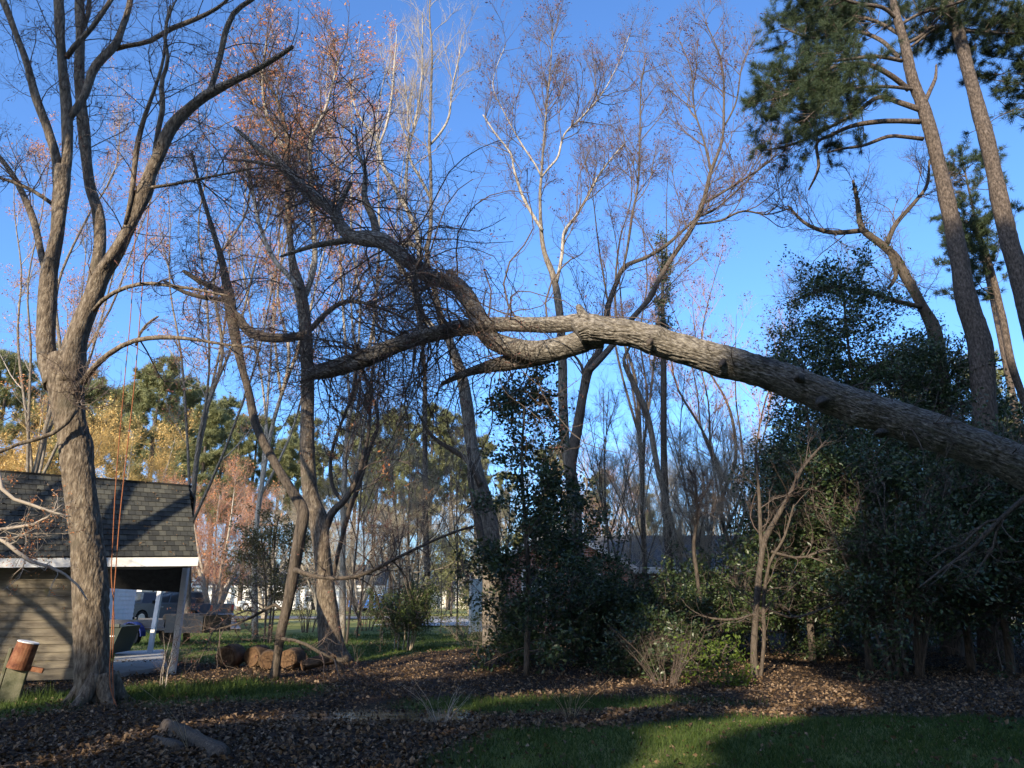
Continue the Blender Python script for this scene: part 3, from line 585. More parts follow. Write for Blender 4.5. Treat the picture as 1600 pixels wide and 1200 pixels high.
# ================================================================== VEHICLES AND THINGS IN THE YARDS
def wheel(t, x, y, r, w, side, rimm=M_rim, M=None):
    tb = MB().cyl((x, y - w / 2, r), r, w, 'y', 22)
    ty = MB(); ty.v = [tuple(M @ Vector(v)) for v in tb.v] if M else tb.v; ty.f = tb.f; wo = ty.build('wheel', M_tyre, t)
    yy = y + side * (w / 2 - .02)
    rb = MB().cyl((x, yy if side > 0 else yy - .035, r), r * .66, .035, 'y', 18, )
    for q in range(6):
        a = q * math.pi / 3; rr = r * .42
        rb.cyl((x + rr * math.cos(a), (yy + .036) if side > 0 else yy - .05, r + rr * math.sin(a)), r * .09, .014, 'y', 6)
    if M: rb.v = [tuple(M @ Vector(v)) for v in rb.v]
    rb.build('rim', rimm, wo)
def pickup(name, label, loc, rz, paint, L=5.7, W=1.95, H=1.88, cap=False):
    """local +x = front"""
    t = thing(name, label, 'pickup truck', loc); M = MM(loc, rz); r = .39
    def arch(cx): return [(cx + (r + .09) * math.cos(a), r + (r + .09) * math.sin(a)) for a in np.linspace(math.pi, 0, 9)]
    x0, x1 = -L / 2, L / 2; rx, fx = x0 + 1.15, x1 - .98
    prof = [(x0, .5), *[p if p[1] > .42 else (p[0], .42) for p in arch(rx)], *[p if p[1] > .42 else (p[0], .42) for p in arch(fx)], (x1 - .02, .5), (x1, .95), (x1 - .15, 1.10), (x1 - 1.45, 1.2), (x0 + 1.95, 1.2), (x0, 1.2)]
    MB().prism(prof, -W / 2, W / 2, M).build('body', paint, t)
    cw = W / 2 - .12; cp = [(x1 - 1.5, 1.2), (x1 - 2.25, H - .06), (x1 - 2.6, H), (x0 + 2.35, H), (x0 + 2.05, H - .08), (x0 + 1.95, 1.2)]
    n = len(cp); lo = MB(); vs = []
    for s in (-1, 1): vs += [(x, s * (cw + .08 if z < 1.3 else cw - .08), z) for x, z in cp]
    lo.add([tuple(M @ Vector(v)) for v in vs], [tuple(range(n)), tuple(range(2 * n - 1, n - 1, -1))] + [(i, i + n, (i + 1) % n + n, (i + 1) % n) for i in range(n)]); cab = lo.build('cab', paint, t)
    for s in (-1, 1):
        for (a, b, c, d) in ((x1 - 1.78, x1 - 2.32, x1 - 2.75, x1 - 2.75), (x0 + 2.1, x0 + 2.25, x1 - 2.85, x1 - 2.85)):
            vv = [(a, s * (cw + .075), 1.26), (b, s * (cw - .055), H - .12), (c, s * (cw - .055), H - .12), (d, s * (cw + .075), 1.26)]
            vv += [(x, y - s * .02, z) for x, y, z in vv]; MB().hexa([tuple(M @ Vector(v)) for v in vv]).build('window', M_glass, cab)
    vv = [(x1 - 1.53, -cw + .05, 1.24), (x1 - 1.53, cw - .05, 1.24), (x1 - 2.22, cw - .15, H - .1), (x1 - 2.22, -cw + .15, H - .1)]; vv += [(x + .03, y, z + .02) for x, y, z in vv]
    MB().hexa([tuple(M @ Vector(v)) for v in vv]).build('windscreen', M_glass, cab)
    for s in (-1, 1):
        for x in (rx, fx): wheel(t, x, s * (W / 2 - .13), r, .24, s, M=M)
        MB().box(x1 - .1, x1 + .03, s * (W / 2 - .22) - .18, s * (W / 2 - .22) + .18, .82, 1.02, M, .02).build('headlight', plain('lamp_glass', (.8, .8, .78), .15), t)
        MB().box(x0 - .03, x0 + .04, s * (W / 2 - .12) - .08, s * (W / 2 - .12) + .08, .8, 1.12, M, .02).build('tail_light', plain('red_lens', (.5, .03, .02), .3), t)
        MB().box(x1 - 1.95, x1 - 1.8, s * (W / 2 + .1) - .1, s * (W / 2 + .1) + .1, 1.2, 1.38, M, .02).build('mirror', M_tyre, t)
        MB().box(x1 - 2.5, x1 - 2.36, s * (W / 2 + .012) - .012, s * (W / 2 + .012) + .012, 1.0, 1.04, M).build('door_handle', M_rim, t)
    MB().box(x1 - .02, x1 + .12, -W / 2 + .05, W / 2 - .05, .45, .68, M, .03).build('bumper', M_rim, t)
    MB().box(x0 - .12, x0 + .02, -W / 2 + .05, W / 2 - .05, .45, .65, M, .03).build('bumper', M_rim, t)
    MB().box(x1 - .03, x1 + .035, -.5, .5, .72, 1.0, M).build('grille', M_tyre, t)
    return t
P_grey = plain('grey_truck_paint', (.06, .08, .105), .3, .2); P_blue = plain('blue_truck_paint', (.02, .16, .55), .3, .2); P_navy = plain('navy_paint', (.02, .035, .06), .35, .1); P_wh = plain('white_car_paint', (.75, .75, .74), .3)
g = gnd(285, 975); pickup('pickup_truck', 'grey crew cab pickup parked behind the utility trailer, seen past the porch posts', (at(281, 975, 44)[0], 44, .03), math.radians(160), P_grey, L=5.8)
pickup('pickup_truck', 'bright blue pickup parked beyond the road in front of the white house', (at(588, 945, 84)[0], 84, .03), math.radians(-8), P_blue)
pickup('pickup_truck', 'dark navy pickup partly hidden between the shed and the grey pickup', (at(222, 950, 48)[0], 48, .03), math.radians(160), P_navy)
pickup('pickup_truck', 'white pickup parked in front of the long white house, left of the leaning stem', (at(413, 945, 90)[0], 90, .03), math.radians(175), P_wh)
# utility trailer with blue mudguard and white wheel
tp = gnd(240, 1008); tx, ty = tp[0] + .35, tp[1]
tr = thing('utility_trailer', 'dark utility trailer with blue mudguards and white wheels standing on the lawn by the porch', 'trailer', (tx, ty, 0)); M = MM((tx, ty, 0), math.radians(-9))
MB().box(-1.7, 1.7, -.85, .85, .52, .60, M).build('bed', plain('trailer_steel', (.05, .05, .055), .6), tr)
for s in (-1, 1):
    MB().box(.55, 1.9, s * .87 - .02, s * .87 + .02, .45, 1.0, M).build('side_panel', plain('grey_panel', (.07, .068, .062), .8), tr)
    MB().box(-1.7, .5, s * .87 - .02, s * .87 + .02, .62, .86, M).build('rail', plain('trailer_steel', (.05, .05, .055), .6), tr)
    wheel(tr, -.55, s * 1.05, .34, .2, s, plain('white_rim', (.7, .7, .7), .4), M)
    fnd = MB(); pf = [(-.55 + .46 * math.cos(a), .34 + .46 * math.sin(a)) for a in np.linspace(math.pi, 0, 10)] + [(-.55 + .42 * math.cos(a), .34 + .42 * math.sin(a)) for a in np.linspace(0, math.pi, 10)]
    for q in range(9): 
        a, b2, c, d = pf[q], pf[q + 1], pf[18 - q], pf[19 - q]
        fnd.add([tuple(M @ Vector((x, s * 1.05 + yy, z))) for yy in (-.13, .13) for x, z in (a, b2, c, d)], [(0, 1, 2, 3), (7, 6, 5, 4), (0, 4, 5, 1), (1, 5, 6, 2), (2, 6, 7, 3), (3, 7, 4, 0)])
    fnd.build('mudguard', plain('blue_mudguard', (.03, .05, .22), .4), tr)
MB().box(1.90, 1.94, -.85, .85, .45, 1.0, M).build('end_panel', plain('plywood', (.16, .11, .065), .8), tr)
MB().box(.2, 1.6, -.6, .6, .62, 1.04, M, .05).build('load', plain('brown_tarp', (.09, .065, .04), .8), tr)
MB().box(-2.9, -1.7, -.05, .05, .42, .5, M).build('drawbar', plain('trailer_steel', (.05, .05, .055), .6), tr)
# boat on the left with painted registration
bp_ = at(176, 985, 20.5)
bo = thing('jon_boat', 'dark green flat boat lettered in white behind the thick forked trunk', 'boat', (bp_[0] - .9, bp_[1], 0)); Mb = MM((bp_[0] - .9, bp_[1], 0), math.radians(4))
MB().prism([(-2.3, .45), (-2.0, .18), (1.15, .18), (1.35, .85), (-2.45, .95)], -.6, .6, Mb).build('hull', plain('dark_green_paint', (.02, .032, .02), .6), bo)
MB().box(-2.3, 1.3, -.64, -.58, .84, .92, Mb).build('gunwale', plain('dark_green_rail', (.05, .06, .05), .5), bo)
fc = bpy.data.curves.new('registration_number', 'FONT'); fc.body = '65703'; fc.size = .23; fc.extrude = .004; fo = bpy.data.objects.new('registration_number', fc)
fc.materials.append(M_white); COL.objects.link(fo); dg = bpy.context.evaluated_depsgraph_get(); fm = bpy.data.meshes.new_from_object(fo.evaluated_get(dg)); bpy.data.objects.remove(fo)
fm.transform(Matrix.Translation(-Vector(ORG[bo.name])) @ Mb @ Matrix.Translation((.42, -.606, .33)) @ Matrix.Rotation(math.radians(90), 4, 'X')); fm.materials.clear(); fm.materials.append(M_white); link(bpy.data.objects.new('registration_number', fm), bo)
MB().box(-.1, 1.2, -.605, -.60, .60, .63, Mb).build('stripe', M_white, bo)
# green wheeled bin
bx = at(755, 960, 38)
wb = thing('wheeled_bin', 'green wheeled rubbish bin by the corner of the brick house', 'bin', (bx[0], 38, 0)); Mw = MM((bx[0], 38, 0), .15); M_bin = plain('green_plastic', (.015, .16, .075), .5)
b_ = MB(); b_.hexa([tuple(Mw @ Vector(v)) for v in ((-.24, -.25, .06), (.24, -.25, .06), (.24, .25, .06), (-.24, .25, .06), (-.31, -.36, 1.02), (.31, -.36, 1.02), (.31, .36, 1.02), (-.31, .36, 1.02))]); b_.build('body', M_bin, wb)
MB().box(-.34, .34, -.40, .38, 1.022, 1.10, Mw, .03).build('lid', M_bin, wb)
for s in (-1, 1): wheel(wb, s * .27, .27, .12, .05, 1, M_tyre, Mw)
MB().box(-.25, .25, .39, .43, .96, 1.0, Mw).build('handle', M_bin, wb)
# mailbox
mp_ = gnd(349, 972); mx = thing('mailbox', 'white mailbox post by the driveway right of the grey pickup', 'mailbox', mp_); Mm = MM(mp_, .2)
MB().box(-.06, .06, -.06, .06, -.05, 1.15, Mm).build('post', M_white, mx)
MB().prism([(-.13, 1.0 + .16), (.13, 1.16), (.13, 1.36), (.07, 1.43), (-.07, 1.43), (-.13, 1.36)], -.26, .26, Mm).build('box', M_white, mx); MB().box(-.07, .42, -.05, .05, .78, .86, Mm).build('arm', M_white, mx)
# rusty metal can on a mossy board at lower left
cp = gnd(12, 1098); 
pl = thing('leaning_board', 'mossy grey board leaning upright below the rusty can at the lower left', 'board', cp); Mp = MM(cp, .25) @ Matrix.Rotation(math.radians(7), 4, 'Y')
MB().box(-.15, .15, -.04, .04, -.1, .52, Mp, .01).build('plank', mat('mossy_board', [(.05, .055, .03), (.12, .12, .075), (.18, .165, .115)], 5., .9, .3, 40), pl)
MB().box(-.21, -.16, -.03, .03, -.1, .8, Mp, .01).build('stake', mat('mossy_board', []), pl)
hb = thing('rusty_can', 'rusty metal can with a white rim resting tilted above the mossy board', 'can', (cp[0], cp[1], .62)); Mh = MM((cp[0] + .05, cp[1] + .02, .50), .3) @ Matrix.Rotation(math.radians(12), 4, 'Y')
c_ = MB().cyl((0, 0, 0), .17, .40, 'z', 24, .155); c_.v = [tuple(Mh @ Vector(v)) for v in c_.v]; c_.build('body', M_rust, hb)
c_ = MB().cyl((0, 0, .401), .16, .016, 'z', 24, .155); c_.v = [tuple(Mh @ Vector(v)) for v in c_.v]; c_.build('rim', M_white, hb)
MB().box(.175, .36, -.04, .04, .0, .07, Mh).build('bracket', M_rust, hb)
# logs: firewood heap by the leaning stem, each round its own thing
def log(name, label, p0, p1, r, group=None, m=None, ends=True, wob=.08):
    q = catmull([[*p0, r], [*((np.array(p0) + p1) / 2 + [0, 0, .01]), r * 1.04], [*p1, r * .97]], 8); t = thing(name, label, 'log', p0, group)
    V, F, F3 = limb_mesh(q, 14, wob); mesh('bark', V, F, m or M_log, t, None, True, F3)
    if ends:
        for a, b in ((q[0, :3], q[1, :3]), (q[-1, :3], q[-2, :3])):
            d = N3(a - b); u = N3(np.cross(d, [0, .1, 1])); w = np.cross(d, u); th = np.arange(14) * 2 * np.pi / 14; c = a + d * .012 if a is q[0, :3] else a + d * (np.linalg.norm(a - b) * .3 + .012)
            c = a + d * (np.linalg.norm(a - b) * .3 + .012) if (a == q[-1, :3]).all() else c
            V = np.concatenate([[c], c + (r * .86) * (np.cos(th)[:, None] * u + np.sin(th)[:, None] * w)]); mesh('cut_end', V, None, M_logend, t, F3=[[0, 1 + i, 1 + (i + 1) % 14] for i in range(14)])
    return t
lg = [(352, 1043, .26, .5, 'sawn log round lying at the left end of the wood heap'), (392, 1042, .25, .4, 'split log facing us in the wood heap, left of the thin leaning stem'), (418, 1046, .22, .5, 'sawn log behind the base of the thin leaning stem'), (448, 1046, .24, .5, 'reddish log just right of the thin leaning stem'), (474, 1048, .13, .7, 'pale thin log at the right end of the wood heap')]
for j, (px, py, r, l, lab) in enumerate(lg):
    b = gnd(px, py); a = [.15, .4, -.3, .2, .9][j]; log('log', lab, b + [0, 0, r * .9], b + [l * math.sin(a), l * math.cos(a), r * .95 + (.1 if j == 4 else 0)], r, 'sawn logs in the wood heap')
log('fallen_log', 'grey weathered log lying in the leaves at the lower left', gnd(258, 1145) + [0, 0, .05], gnd(345, 1195) + [0, 0, .05], .095, None, M_bark_grey, False, .25)
log('fallen_log', 'short pale rotten log beside the longer weathered log', gnd(240, 1165) + [0, 0, .03], gnd(278, 1182) + [0, 0, .03], .075, None, M_bark_grey, False, .3)
# ropes hanging from the forked tree
def rope(label, pts, Y, r=.008):
    q = np.array([[*at(px, py, yy), r] for px, py, yy in [(p[0], p[1], p[2] if len(p) > 2 else Y) for p in pts]]); q = catmull(q, 60); V, F = tubes(q[None, :, :3], q[None, :, 3], 6)
    o = mesh('rope', V, F, M_rope, None, smooth=True); tag(o, label, 'rope', 'climbing ropes hanging beside the forked tree')
rope('left strand of thin orange rope hanging beside the forked trunk', [(213, 330, 11.9), (205, 480), (195, 590), (182, 740), (176, 850), (174, 900), (178, 960), (176, 1040), (178, 1100, 11.7)], 11.8)
rope('right strand of thin orange rope, knotted beside the trunk at fascia height', [(233, 320, 11.9), (220, 480), (210, 600), (200, 690), (188, 800), (181, 890), (178, 930), (174, 1000), (172, 1070), (186, 1112, 11.6)], 11.75, .009)

# ================================================================== TREES
def crown(t, limbs, levels, m, name='twigs', split=True):
    """levels: list of dict(n, length, ...). first grows on limbs, the next on the one before. returns arrays"""
    arrs = []; par = limbs
    for j, lv in enumerate(levels):
        lv = dict(lv); A = grow(par, lv.pop('n'), lv.pop('length'), **lv); arrs.append(A); par = A
    Vs, Fs, o = [], [], 0
    for j, A in enumerate(arrs):
        V, F = tubes(A[:, :, :3], A[:, :, 3], 5 if j == 0 else 3); Vs.append(V); Fs.append(F + o); o += len(V)
    mesh(name, np.concatenate(Vs), np.concatenate(Fs), m, t, 'stuff')
    return arrs
def buds(t, A, n, size, m, name='buds', per=5, jit=.03, aspect=.4, droop=.3):
    P, D = sample_on(A, n, tmin=.3); P = np.repeat(P, per, 0) + rng.normal(size=(n * per, 3)) * jit
    return leaf_obj(name, P, size, m, t, aspect=aspect, droop=droop)
def base_of(q): return np.array([q[0, 0], q[0, 1], 0.])

# ---- 1. the big forked tree on the left
t = thing('forked_tree', 'large bare grey tree on the left, its thick trunk forking beside the shed', 'tree', gnd(147, 1102))
Y = float(gnd(147, 1102)[1]); S_ = []
tr_ = trace([(148, 1112, 84), (147, 1088, 66), (144, 1040, 58), (142, 960, 56), (139, 880, 54), (130, 800, 51), (118, 700, 48), (109, 650, 49), (104, 610, 54), (100, 580, 56), (97, 555, 44)], Y)
tr_[:, 3] *= .91
add_limb('trunk', tr_, M_bark_maple, t, 64, .035, .022, 20, 5, knots=((4.3, 3.9, .2, .04), (2.2, 5., .12, .04)))
for k_ in range(6):
    a_ = k_ * 1.05 + .4; c_, s_ = math.cos(a_), math.sin(a_); l_ = random.uniform(.55, .85)
    add_limb('root', catmull(np.array([[tr_[0, 0] + .12 * c_, Y + .12 * s_, .42, .15], [tr_[0, 0] + .30 * c_, Y + .30 * s_, .12, .12], [tr_[0, 0] + l_ * .75 * c_, Y + l_ * .75 * s_, .01, .07], [tr_[0, 0] + l_ * c_ + .1, Y + l_ * s_, -.08, .03]]), 12), M_bark_maple, t, 12, .1)
LA1 = trace([(88, 600, 44), (74, 560, 33), (72, 500, 30), (76, 430, 31), (82, 400, 28), (90, 360, 27), (96, 300, 27), (97, 262, 27)], Y)
LA1a = trace([(92, 275, 20), (86, 240, 17), (74, 200, 15), (55, 150, 14), (42, 100, 13), (24, 50, 12), (4, 0, 12), (-30, -60, 11)], Y, Y - .6)
LA1b = trace([(100, 280, 20), (105, 240, 19), (105, 200, 19), (102, 150, 18), (97, 100, 18), (92, 0, 17), (88, -90, 14)], Y)
LA1c = trace([(107, 186, 13), (120, 168, 15), (134, 145, 15), (145, 110, 15), (160, 90, 15), (180, 70, 14), (190, 45, 12), (202, 10, 11), (210, -40, 9)], Y, Y + .5)
LA1d = trace([(180, 76, 10), (205, 70, 9), (233, 65, 9), (267, 45, 9), (300, 32, 8), (330, 18, 7), (353, 2, 6), (372, -25, 5)], Y + .4)
LA1e = trace([(104, 90, 10), (118, 70, 11), (140, 48, 10), (160, 20, 9), (178, -8, 8)], Y)
LA2 = trace([(140, 470, 26), (150, 425, 24), (156, 380, 22), (152, 330, 21), (140, 290, 19), (134, 230, 18), (128, 170, 18), (124, 110, 16), (125, 50, 15), (124, 0, 14), (120, -60, 10)], Y + .5, Y + .9)
LA2b = trace([(127, 50, 9), (138, 20, 9), (140, -20, 7)], Y + .9)
LA3 = trace([(108, 600, 48), (116, 545, 42), (126, 510, 36), (142, 470, 33), (158, 430, 33), (178, 400, 31), (202, 355, 25), (226, 300, 25), (234, 275, 21), (250, 240, 23), (268, 200, 21), (298, 168, 19), (328, 145, 18), (362, 128, 12), (395, 112, 11), (440, 85, 9), (457, 73, 7)], Y, Y - .5)
LA3a = trace([(325, 150, 12), (337, 115, 11), (346, 80, 11), (352, 50, 10), (367, 18, 9), (395, -2, 8), (420, -25, 6)], Y - .3)
LA3b = trace([(240, 260, 9), (242, 235, 10), (248, 200, 10), (254, 167, 10), (252, 130, 8), (262, 95, 7), (258, 50, 5), (266, 10, 4)], Y - .2)
LA3c = trace([(196, 350, 8), (206, 300, 9), (214, 230, 9), (225, 185, 8), (243, 135, 7), (256, 90, 6), (260, 40, 4), (275, 0, 3)], Y - .3, Y - .8)
LA3d = trace([(236, 293, 7), (270, 288, 6), (300, 282, 5), (350, 272, 4), (410, 262, 3), (470, 270, 2)], Y - .3, Y - .6)
LA0 = trace([(72, 430, 13), (64, 395, 13), (54, 350, 12), (34, 300, 11), (12, 262, 10), (-15, 230, 9)], Y, Y + .6)
LA0b = trace([(84, 320, 8), (55, 300, 7), (28, 287, 6), (0, 278, 5), (-40, 265, 4)], Y)
Lf1 = trace([(128, 600, 12), (145, 575, 12), (162, 560, 11), (182, 545, 10), (212, 532, 9), (253, 527, 9), (300, 530, 7), (350, 538, 6), (400, 543, 4)], Y - .3, Y - 1.0)
Lf2 = trace([(146, 485, 9), (165, 465, 9), (195, 450, 8), (230, 443, 7), (270, 447, 6), (310, 453, 5), (355, 462, 4)], Y - .3, Y - 1.)
Lf3 = trace([(118, 640, 10), (100, 665, 8), (70, 683, 8), (38, 690, 7), (0, 706, 6), (-30, 718, 4)], Y - .3, Y - .8)
Lf4 = trace([(212, 540, 5), (222, 515, 5), (238, 500, 5), (246, 495, 4)], Y - .5)
big = [LA1, LA1a, LA1b, LA1c, LA1d, LA1e, LA2, LA2b, LA3, LA3a, LA3b, LA3c, LA3d, LA0, LA0b, Lf1, Lf2, Lf3, Lf4]
for q in big:
    q[:, 3] *= .85; hv = q[0, 3] > .09
    add_limb('limb', q, M_bark_maple if q is not Lf1 else M_bark_maple, t, 22 if hv else 10, .09, .008 if hv else 0, 8, 2 if hv else 1)
cr = crown(t, big[1:], [dict(n=210, length=1.7, ang=(30, 75), up=.25, wig=.20, K=7, rk=.008), dict(n=1500, length=.85, ang=(30, 80), up=.2, wig=.25, K=5, rk=.006, rmax=.01), dict(n=5200, length=.40, ang=(30, 80), up=.25, wig=.25, K=4, rk=.006, rmax=.005)], M_twig)
buds(t, cr[2], 900, .045, M_bud_dark, per=4, jit=.02)
# low drooping twigs at the crotch
crown(t, [trace([(118, 640, 14), (122, 628, 12), (126, 610, 8)], Y - .35, n=4)], [dict(n=26, length=1.5, ang=(40, 95), up=.05, wig=.3, K=9, rk=.007), dict(n=150, length=.6, ang=(30, 80), up=.1, wig=.3, K=5, rk=.006)], M_twig, 'epicormic_twigs')

# ---- 2. the great leaning trunk that has fallen in from the right
YL = 9.3
t = thing('leaning_tree', 'huge grey trunk leaning in from the right with its broken crown hung up', 'tree', (15.5, YL - .5, 0))
LT = trace([(2350, 1180, 125, 8.9), (2000, 930, 112, 9.0), (1780, 818, 96, 9.1), (1600, 737, 70), (1500, 695, 64), (1400, 660, 60), (1300, 626, 56), (1200, 588, 51), (1100, 558, 50), (1040, 540, 48), (990, 524, 46), (950, 518, 45), (918, 514, 48), (900, 520, 36)], YL, YL, n=150)
knots = [(9.6, .3, .18, .03), (10.6, 2.0, .12, .05), (11.5, 5.5, .16, .04), (13., 1., .1, .05), (7.8, .6, .15, .05), (8.8, 4.9, .13, .05), (12.2, 3.1, .15, .05)]
LT[:, 3] *= .94; LT[:, 1] = YL - .1 * np.sin(np.linspace(0, 3, len(LT)))
add_limb('trunk', LT, M_bark_lean, t, 120, .035, .025, 26, 5, knots=knots)
LU = trace([(935, 512, 34), (908, 502, 30), (880, 506, 27), (850, 507, 24), (800, 506, 23), (740, 509, 22), (700, 516, 25), (660, 526, 24), (620, 540, 25), (580, 557, 28), (540, 571, 29), (505, 580, 26), (482, 586, 18)], YL, YL + .9)
LK = trace([(930, 517, 22), (915, 498, 20), (907, 485, 14), (903, 477, 8)], YL - .1)
LLo = trace([(940, 525, 40), (910, 532, 38), (880, 542, 34), (840, 548, 34), (800, 542, 30), (772, 533, 27), (755, 515, 26), (744, 490, 27), (730, 463, 27), (712, 444, 27), (690, 439, 24), (668, 432, 24), (645, 415, 22), (622, 396, 23), (600, 378, 25), (572, 373, 25), (548, 369, 20), (532, 352, 18), (520, 328, 17), (495, 310, 18), (470, 290, 17), (447, 266, 14), (430, 246, 12), (400, 228, 9), (368, 200, 6)], YL + .1, YL + 1.6)
LL3 = trace([(915, 535, 30), (870, 552, 26), (830, 560, 26), (790, 566, 24), (755, 575, 17), (725, 584, 11), (690, 600, 6)], YL + .35, YL + .8)
LLk = trace([(712, 446, 22), (705, 430, 17), (702, 422, 9)], YL + .7)
LLu = trace([(588, 374, 15), (586, 350, 13), (578, 328, 12), (568, 302, 10), (572, 270, 7), (560, 240, 5), (556, 200, 3)], YL + 1.2)
LLv = trace([(536, 360, 12), (528, 335, 9), (540, 300, 8), (548, 286, 7)], YL + 1.3)
LLw = trace([(560, 372, 12), (525, 378, 10), (490, 384, 8), (465, 392, 6), (440, 400, 4)], YL + 1.2)
LLx = trace([(470, 290, 8), (440, 262, 7), (410, 255, 6), (380, 250, 4)], YL + 1.5)
LLy = trace([(660, 526, 10), (655, 480, 7), (650, 440, 5), (660, 400, 3)], YL + .5)
LLz = trace([(1035, 532, 7), (1060, 505, 7), (1055, 522, 4)], YL - .3)
big = [LU, LK, LLo, LL3, LLk, LLu, LLv, LLw, LLx, LLy]
for q in big: add_limb('limb', q, M_bark_lean, t, 40 if q[0, 3] > .1 else 12, .07, .014 if q[0, 3] > .08 else 0, 12, 3 if q[0, 3] > .1 else 1.5)
crL = crown(t, [LU, LU[len(LU)//3:], LU[len(LU)//3:], LLo[8:-4], LLo[20:-8], LL3, LLu, LLy], [dict(n=300, length=2.5, ang=(30, 95), up=-.04, wig=.24, K=9, rk=.006, rmax=.016, tmin=.15, drift=(-.05, 0, 0)), dict(n=2300, length=1.2, ang=(30, 85), up=-.02, wig=.3, K=6, rk=.0045, rmax=.007), dict(n=9500, length=.5, ang=(30, 80), up=.0, wig=.3, K=4, rk=.006, rmax=.0035)], M_twig)
buds(t, crL[2], 1800, .04, M_bud_dark, per=3, jit=.02)
for px_, py_, w_, dx_, dy_ in ((1250, 592, 11, -5, -3), (1284, 628, 13, -7, 3), (1378, 676, 12, -10, 2), (1130, 566, 8, -4, 6), (1016, 534, 8, -3, 5)):
    add_limb('broken_stub', trace([(px_, py_, w_ * 1.5, YL - .28), (px_ + dx_ * .4, py_ + dy_ * .4, w_, YL - .36), (px_ + dx_, py_ + dy_, w_ * .6, YL - .42)], YL, n=7), M_bark_grey, t, 12, .2)
# dead side shoots on the leaning trunk
sh = grow([LT[40:140]], 46, .9, ang=(60, 95), up=-.1, wig=.25, K=7, rk=.012, rmax=.014, rfac=.1, tmin=.0); tube_obj('side_shoots', [sh, grow(sh, 160, .5, K=5, wig=.25, up=-.05)], M_twig, t, 4)
DQ = [trace([(1612, 770, 9), (1575, 800, 8), (1545, 830, 7), (1512, 862, 6), (1480, 885, 5), (1440, 915, 3)], YL - .3), trace([(1590, 790, 6), (1560, 815, 5), (1555, 850, 4), (1535, 880, 3), (1520, 905, 2)], YL - .3), trace([(1570, 810, 5), (1530, 820, 4), (1515, 845, 4), (1475, 860, 3), (1455, 875, 2)], YL - .3)]
for q in DQ: add_limb('dead_branch', q, M_bark_grey, t, 6, .05)
crown(t, DQ, [dict(n=30, length=.7, ang=(25, 60), up=-.2, wig=.25, K=6, rk=.008), dict(n=90, length=.35, ang=(25, 60), up=-.1, wig=.25, K=4)], M_twig, 'dead_twigs')

# ---- 3. middle trees
def tree(name, label, limbs, mt, levels, mtw, cat='tree', trunk_first=True, group=None, budspec=None, S=16, furrow=.006):
    t = thing(name, label, cat, base_of(limbs[0]), group)
    for j, q in enumerate(limbs):
        mm = mt[j] if isinstance(mt, (list, tuple)) else mt
        add_limb('trunk' if j == 0 else 'limb', q, mm, t, S if q[0, 3] > .06 else 8, .07, furrow if q[0, 3] > .1 else 0, 10, 1.6 if q[0, 3] > .1 else 1)
    A = crown(t, list(limbs[1:]) + [limbs[0][int(len(limbs[0]) * .55):]], levels, mtw)
    if budspec: buds(t, A[-1], **budspec)
    return t
def lv(n1, l1, n2, l2, n3, l3, up=.3, wig=.18, a=(25, 60), r=.009, rm3=.005, **k):
    return [dict(n=n1, length=l1, ang=a, up=up, wig=wig, K=7, rk=r, tmin=.15, **k), dict(n=n2, length=l2, ang=a, up=up, wig=wig, K=5, rk=.008, rmax=.014), dict(n=n3, length=l3, ang=a, up=up, wig=wig * 1.2, K=4, rk=.012, rmax=rm3, rfac=1.)]
Y3 = 20.
T3 = [trace([(524, 1042, 66), (520, 1020, 44), (514, 975, 33), (507, 905, 28), (502, 850, 28), (497, 810, 27), (488, 785, 25), (484, 760, 24), (480, 700, 22), (481, 600, 20), (478, 530, 20), (474, 480, 18), (465, 440, 17), (456, 400, 11), (450, 317, 9), (450, 233, 8), (443, 190, 7), (430, 150, 5), (405, 110, 3)], Y3),
      trace([(505, 830, 18), (520, 800, 13), (540, 780, 10), (560, 740, 8), (575, 680, 6), (580, 600, 4)], Y3),
      trace([(474, 470, 9), (487, 433, 9), (492, 395, 8), (486, 300, 7), (485, 220, 6), (497, 195, 5), (512, 160, 4), (530, 90, 3)], Y3 + .3),
      trace([(468, 450, 8), (450, 430, 8), (425, 400, 7), (405, 350, 6), (395, 300, 5), (380, 240, 4)], Y3 - .2),
      trace([(480, 520, 9), (515, 485, 8), (545, 470, 6), (590, 480, 5), (640, 500, 3)], Y3 - .3),
      trace([(450, 240, 6), (420, 190, 5), (410, 130, 4), (417, 60, 3)], Y3)]
tree('middle_tree', 'bare tree left of centre with a flared lit trunk standing among the firewood and leaves', T3, [M_bark_maple, M_bark_grey, M_bark_pale, M_bark_pale, M_bark_grey, M_bark_pale], lv(230, 3.2, 2200, 1.4, 9000, .6, rm3=.007), M_twig, budspec=dict(n=1900, size=.11, m=M_bud, per=3, jit=.06))
Y4 = 15.8
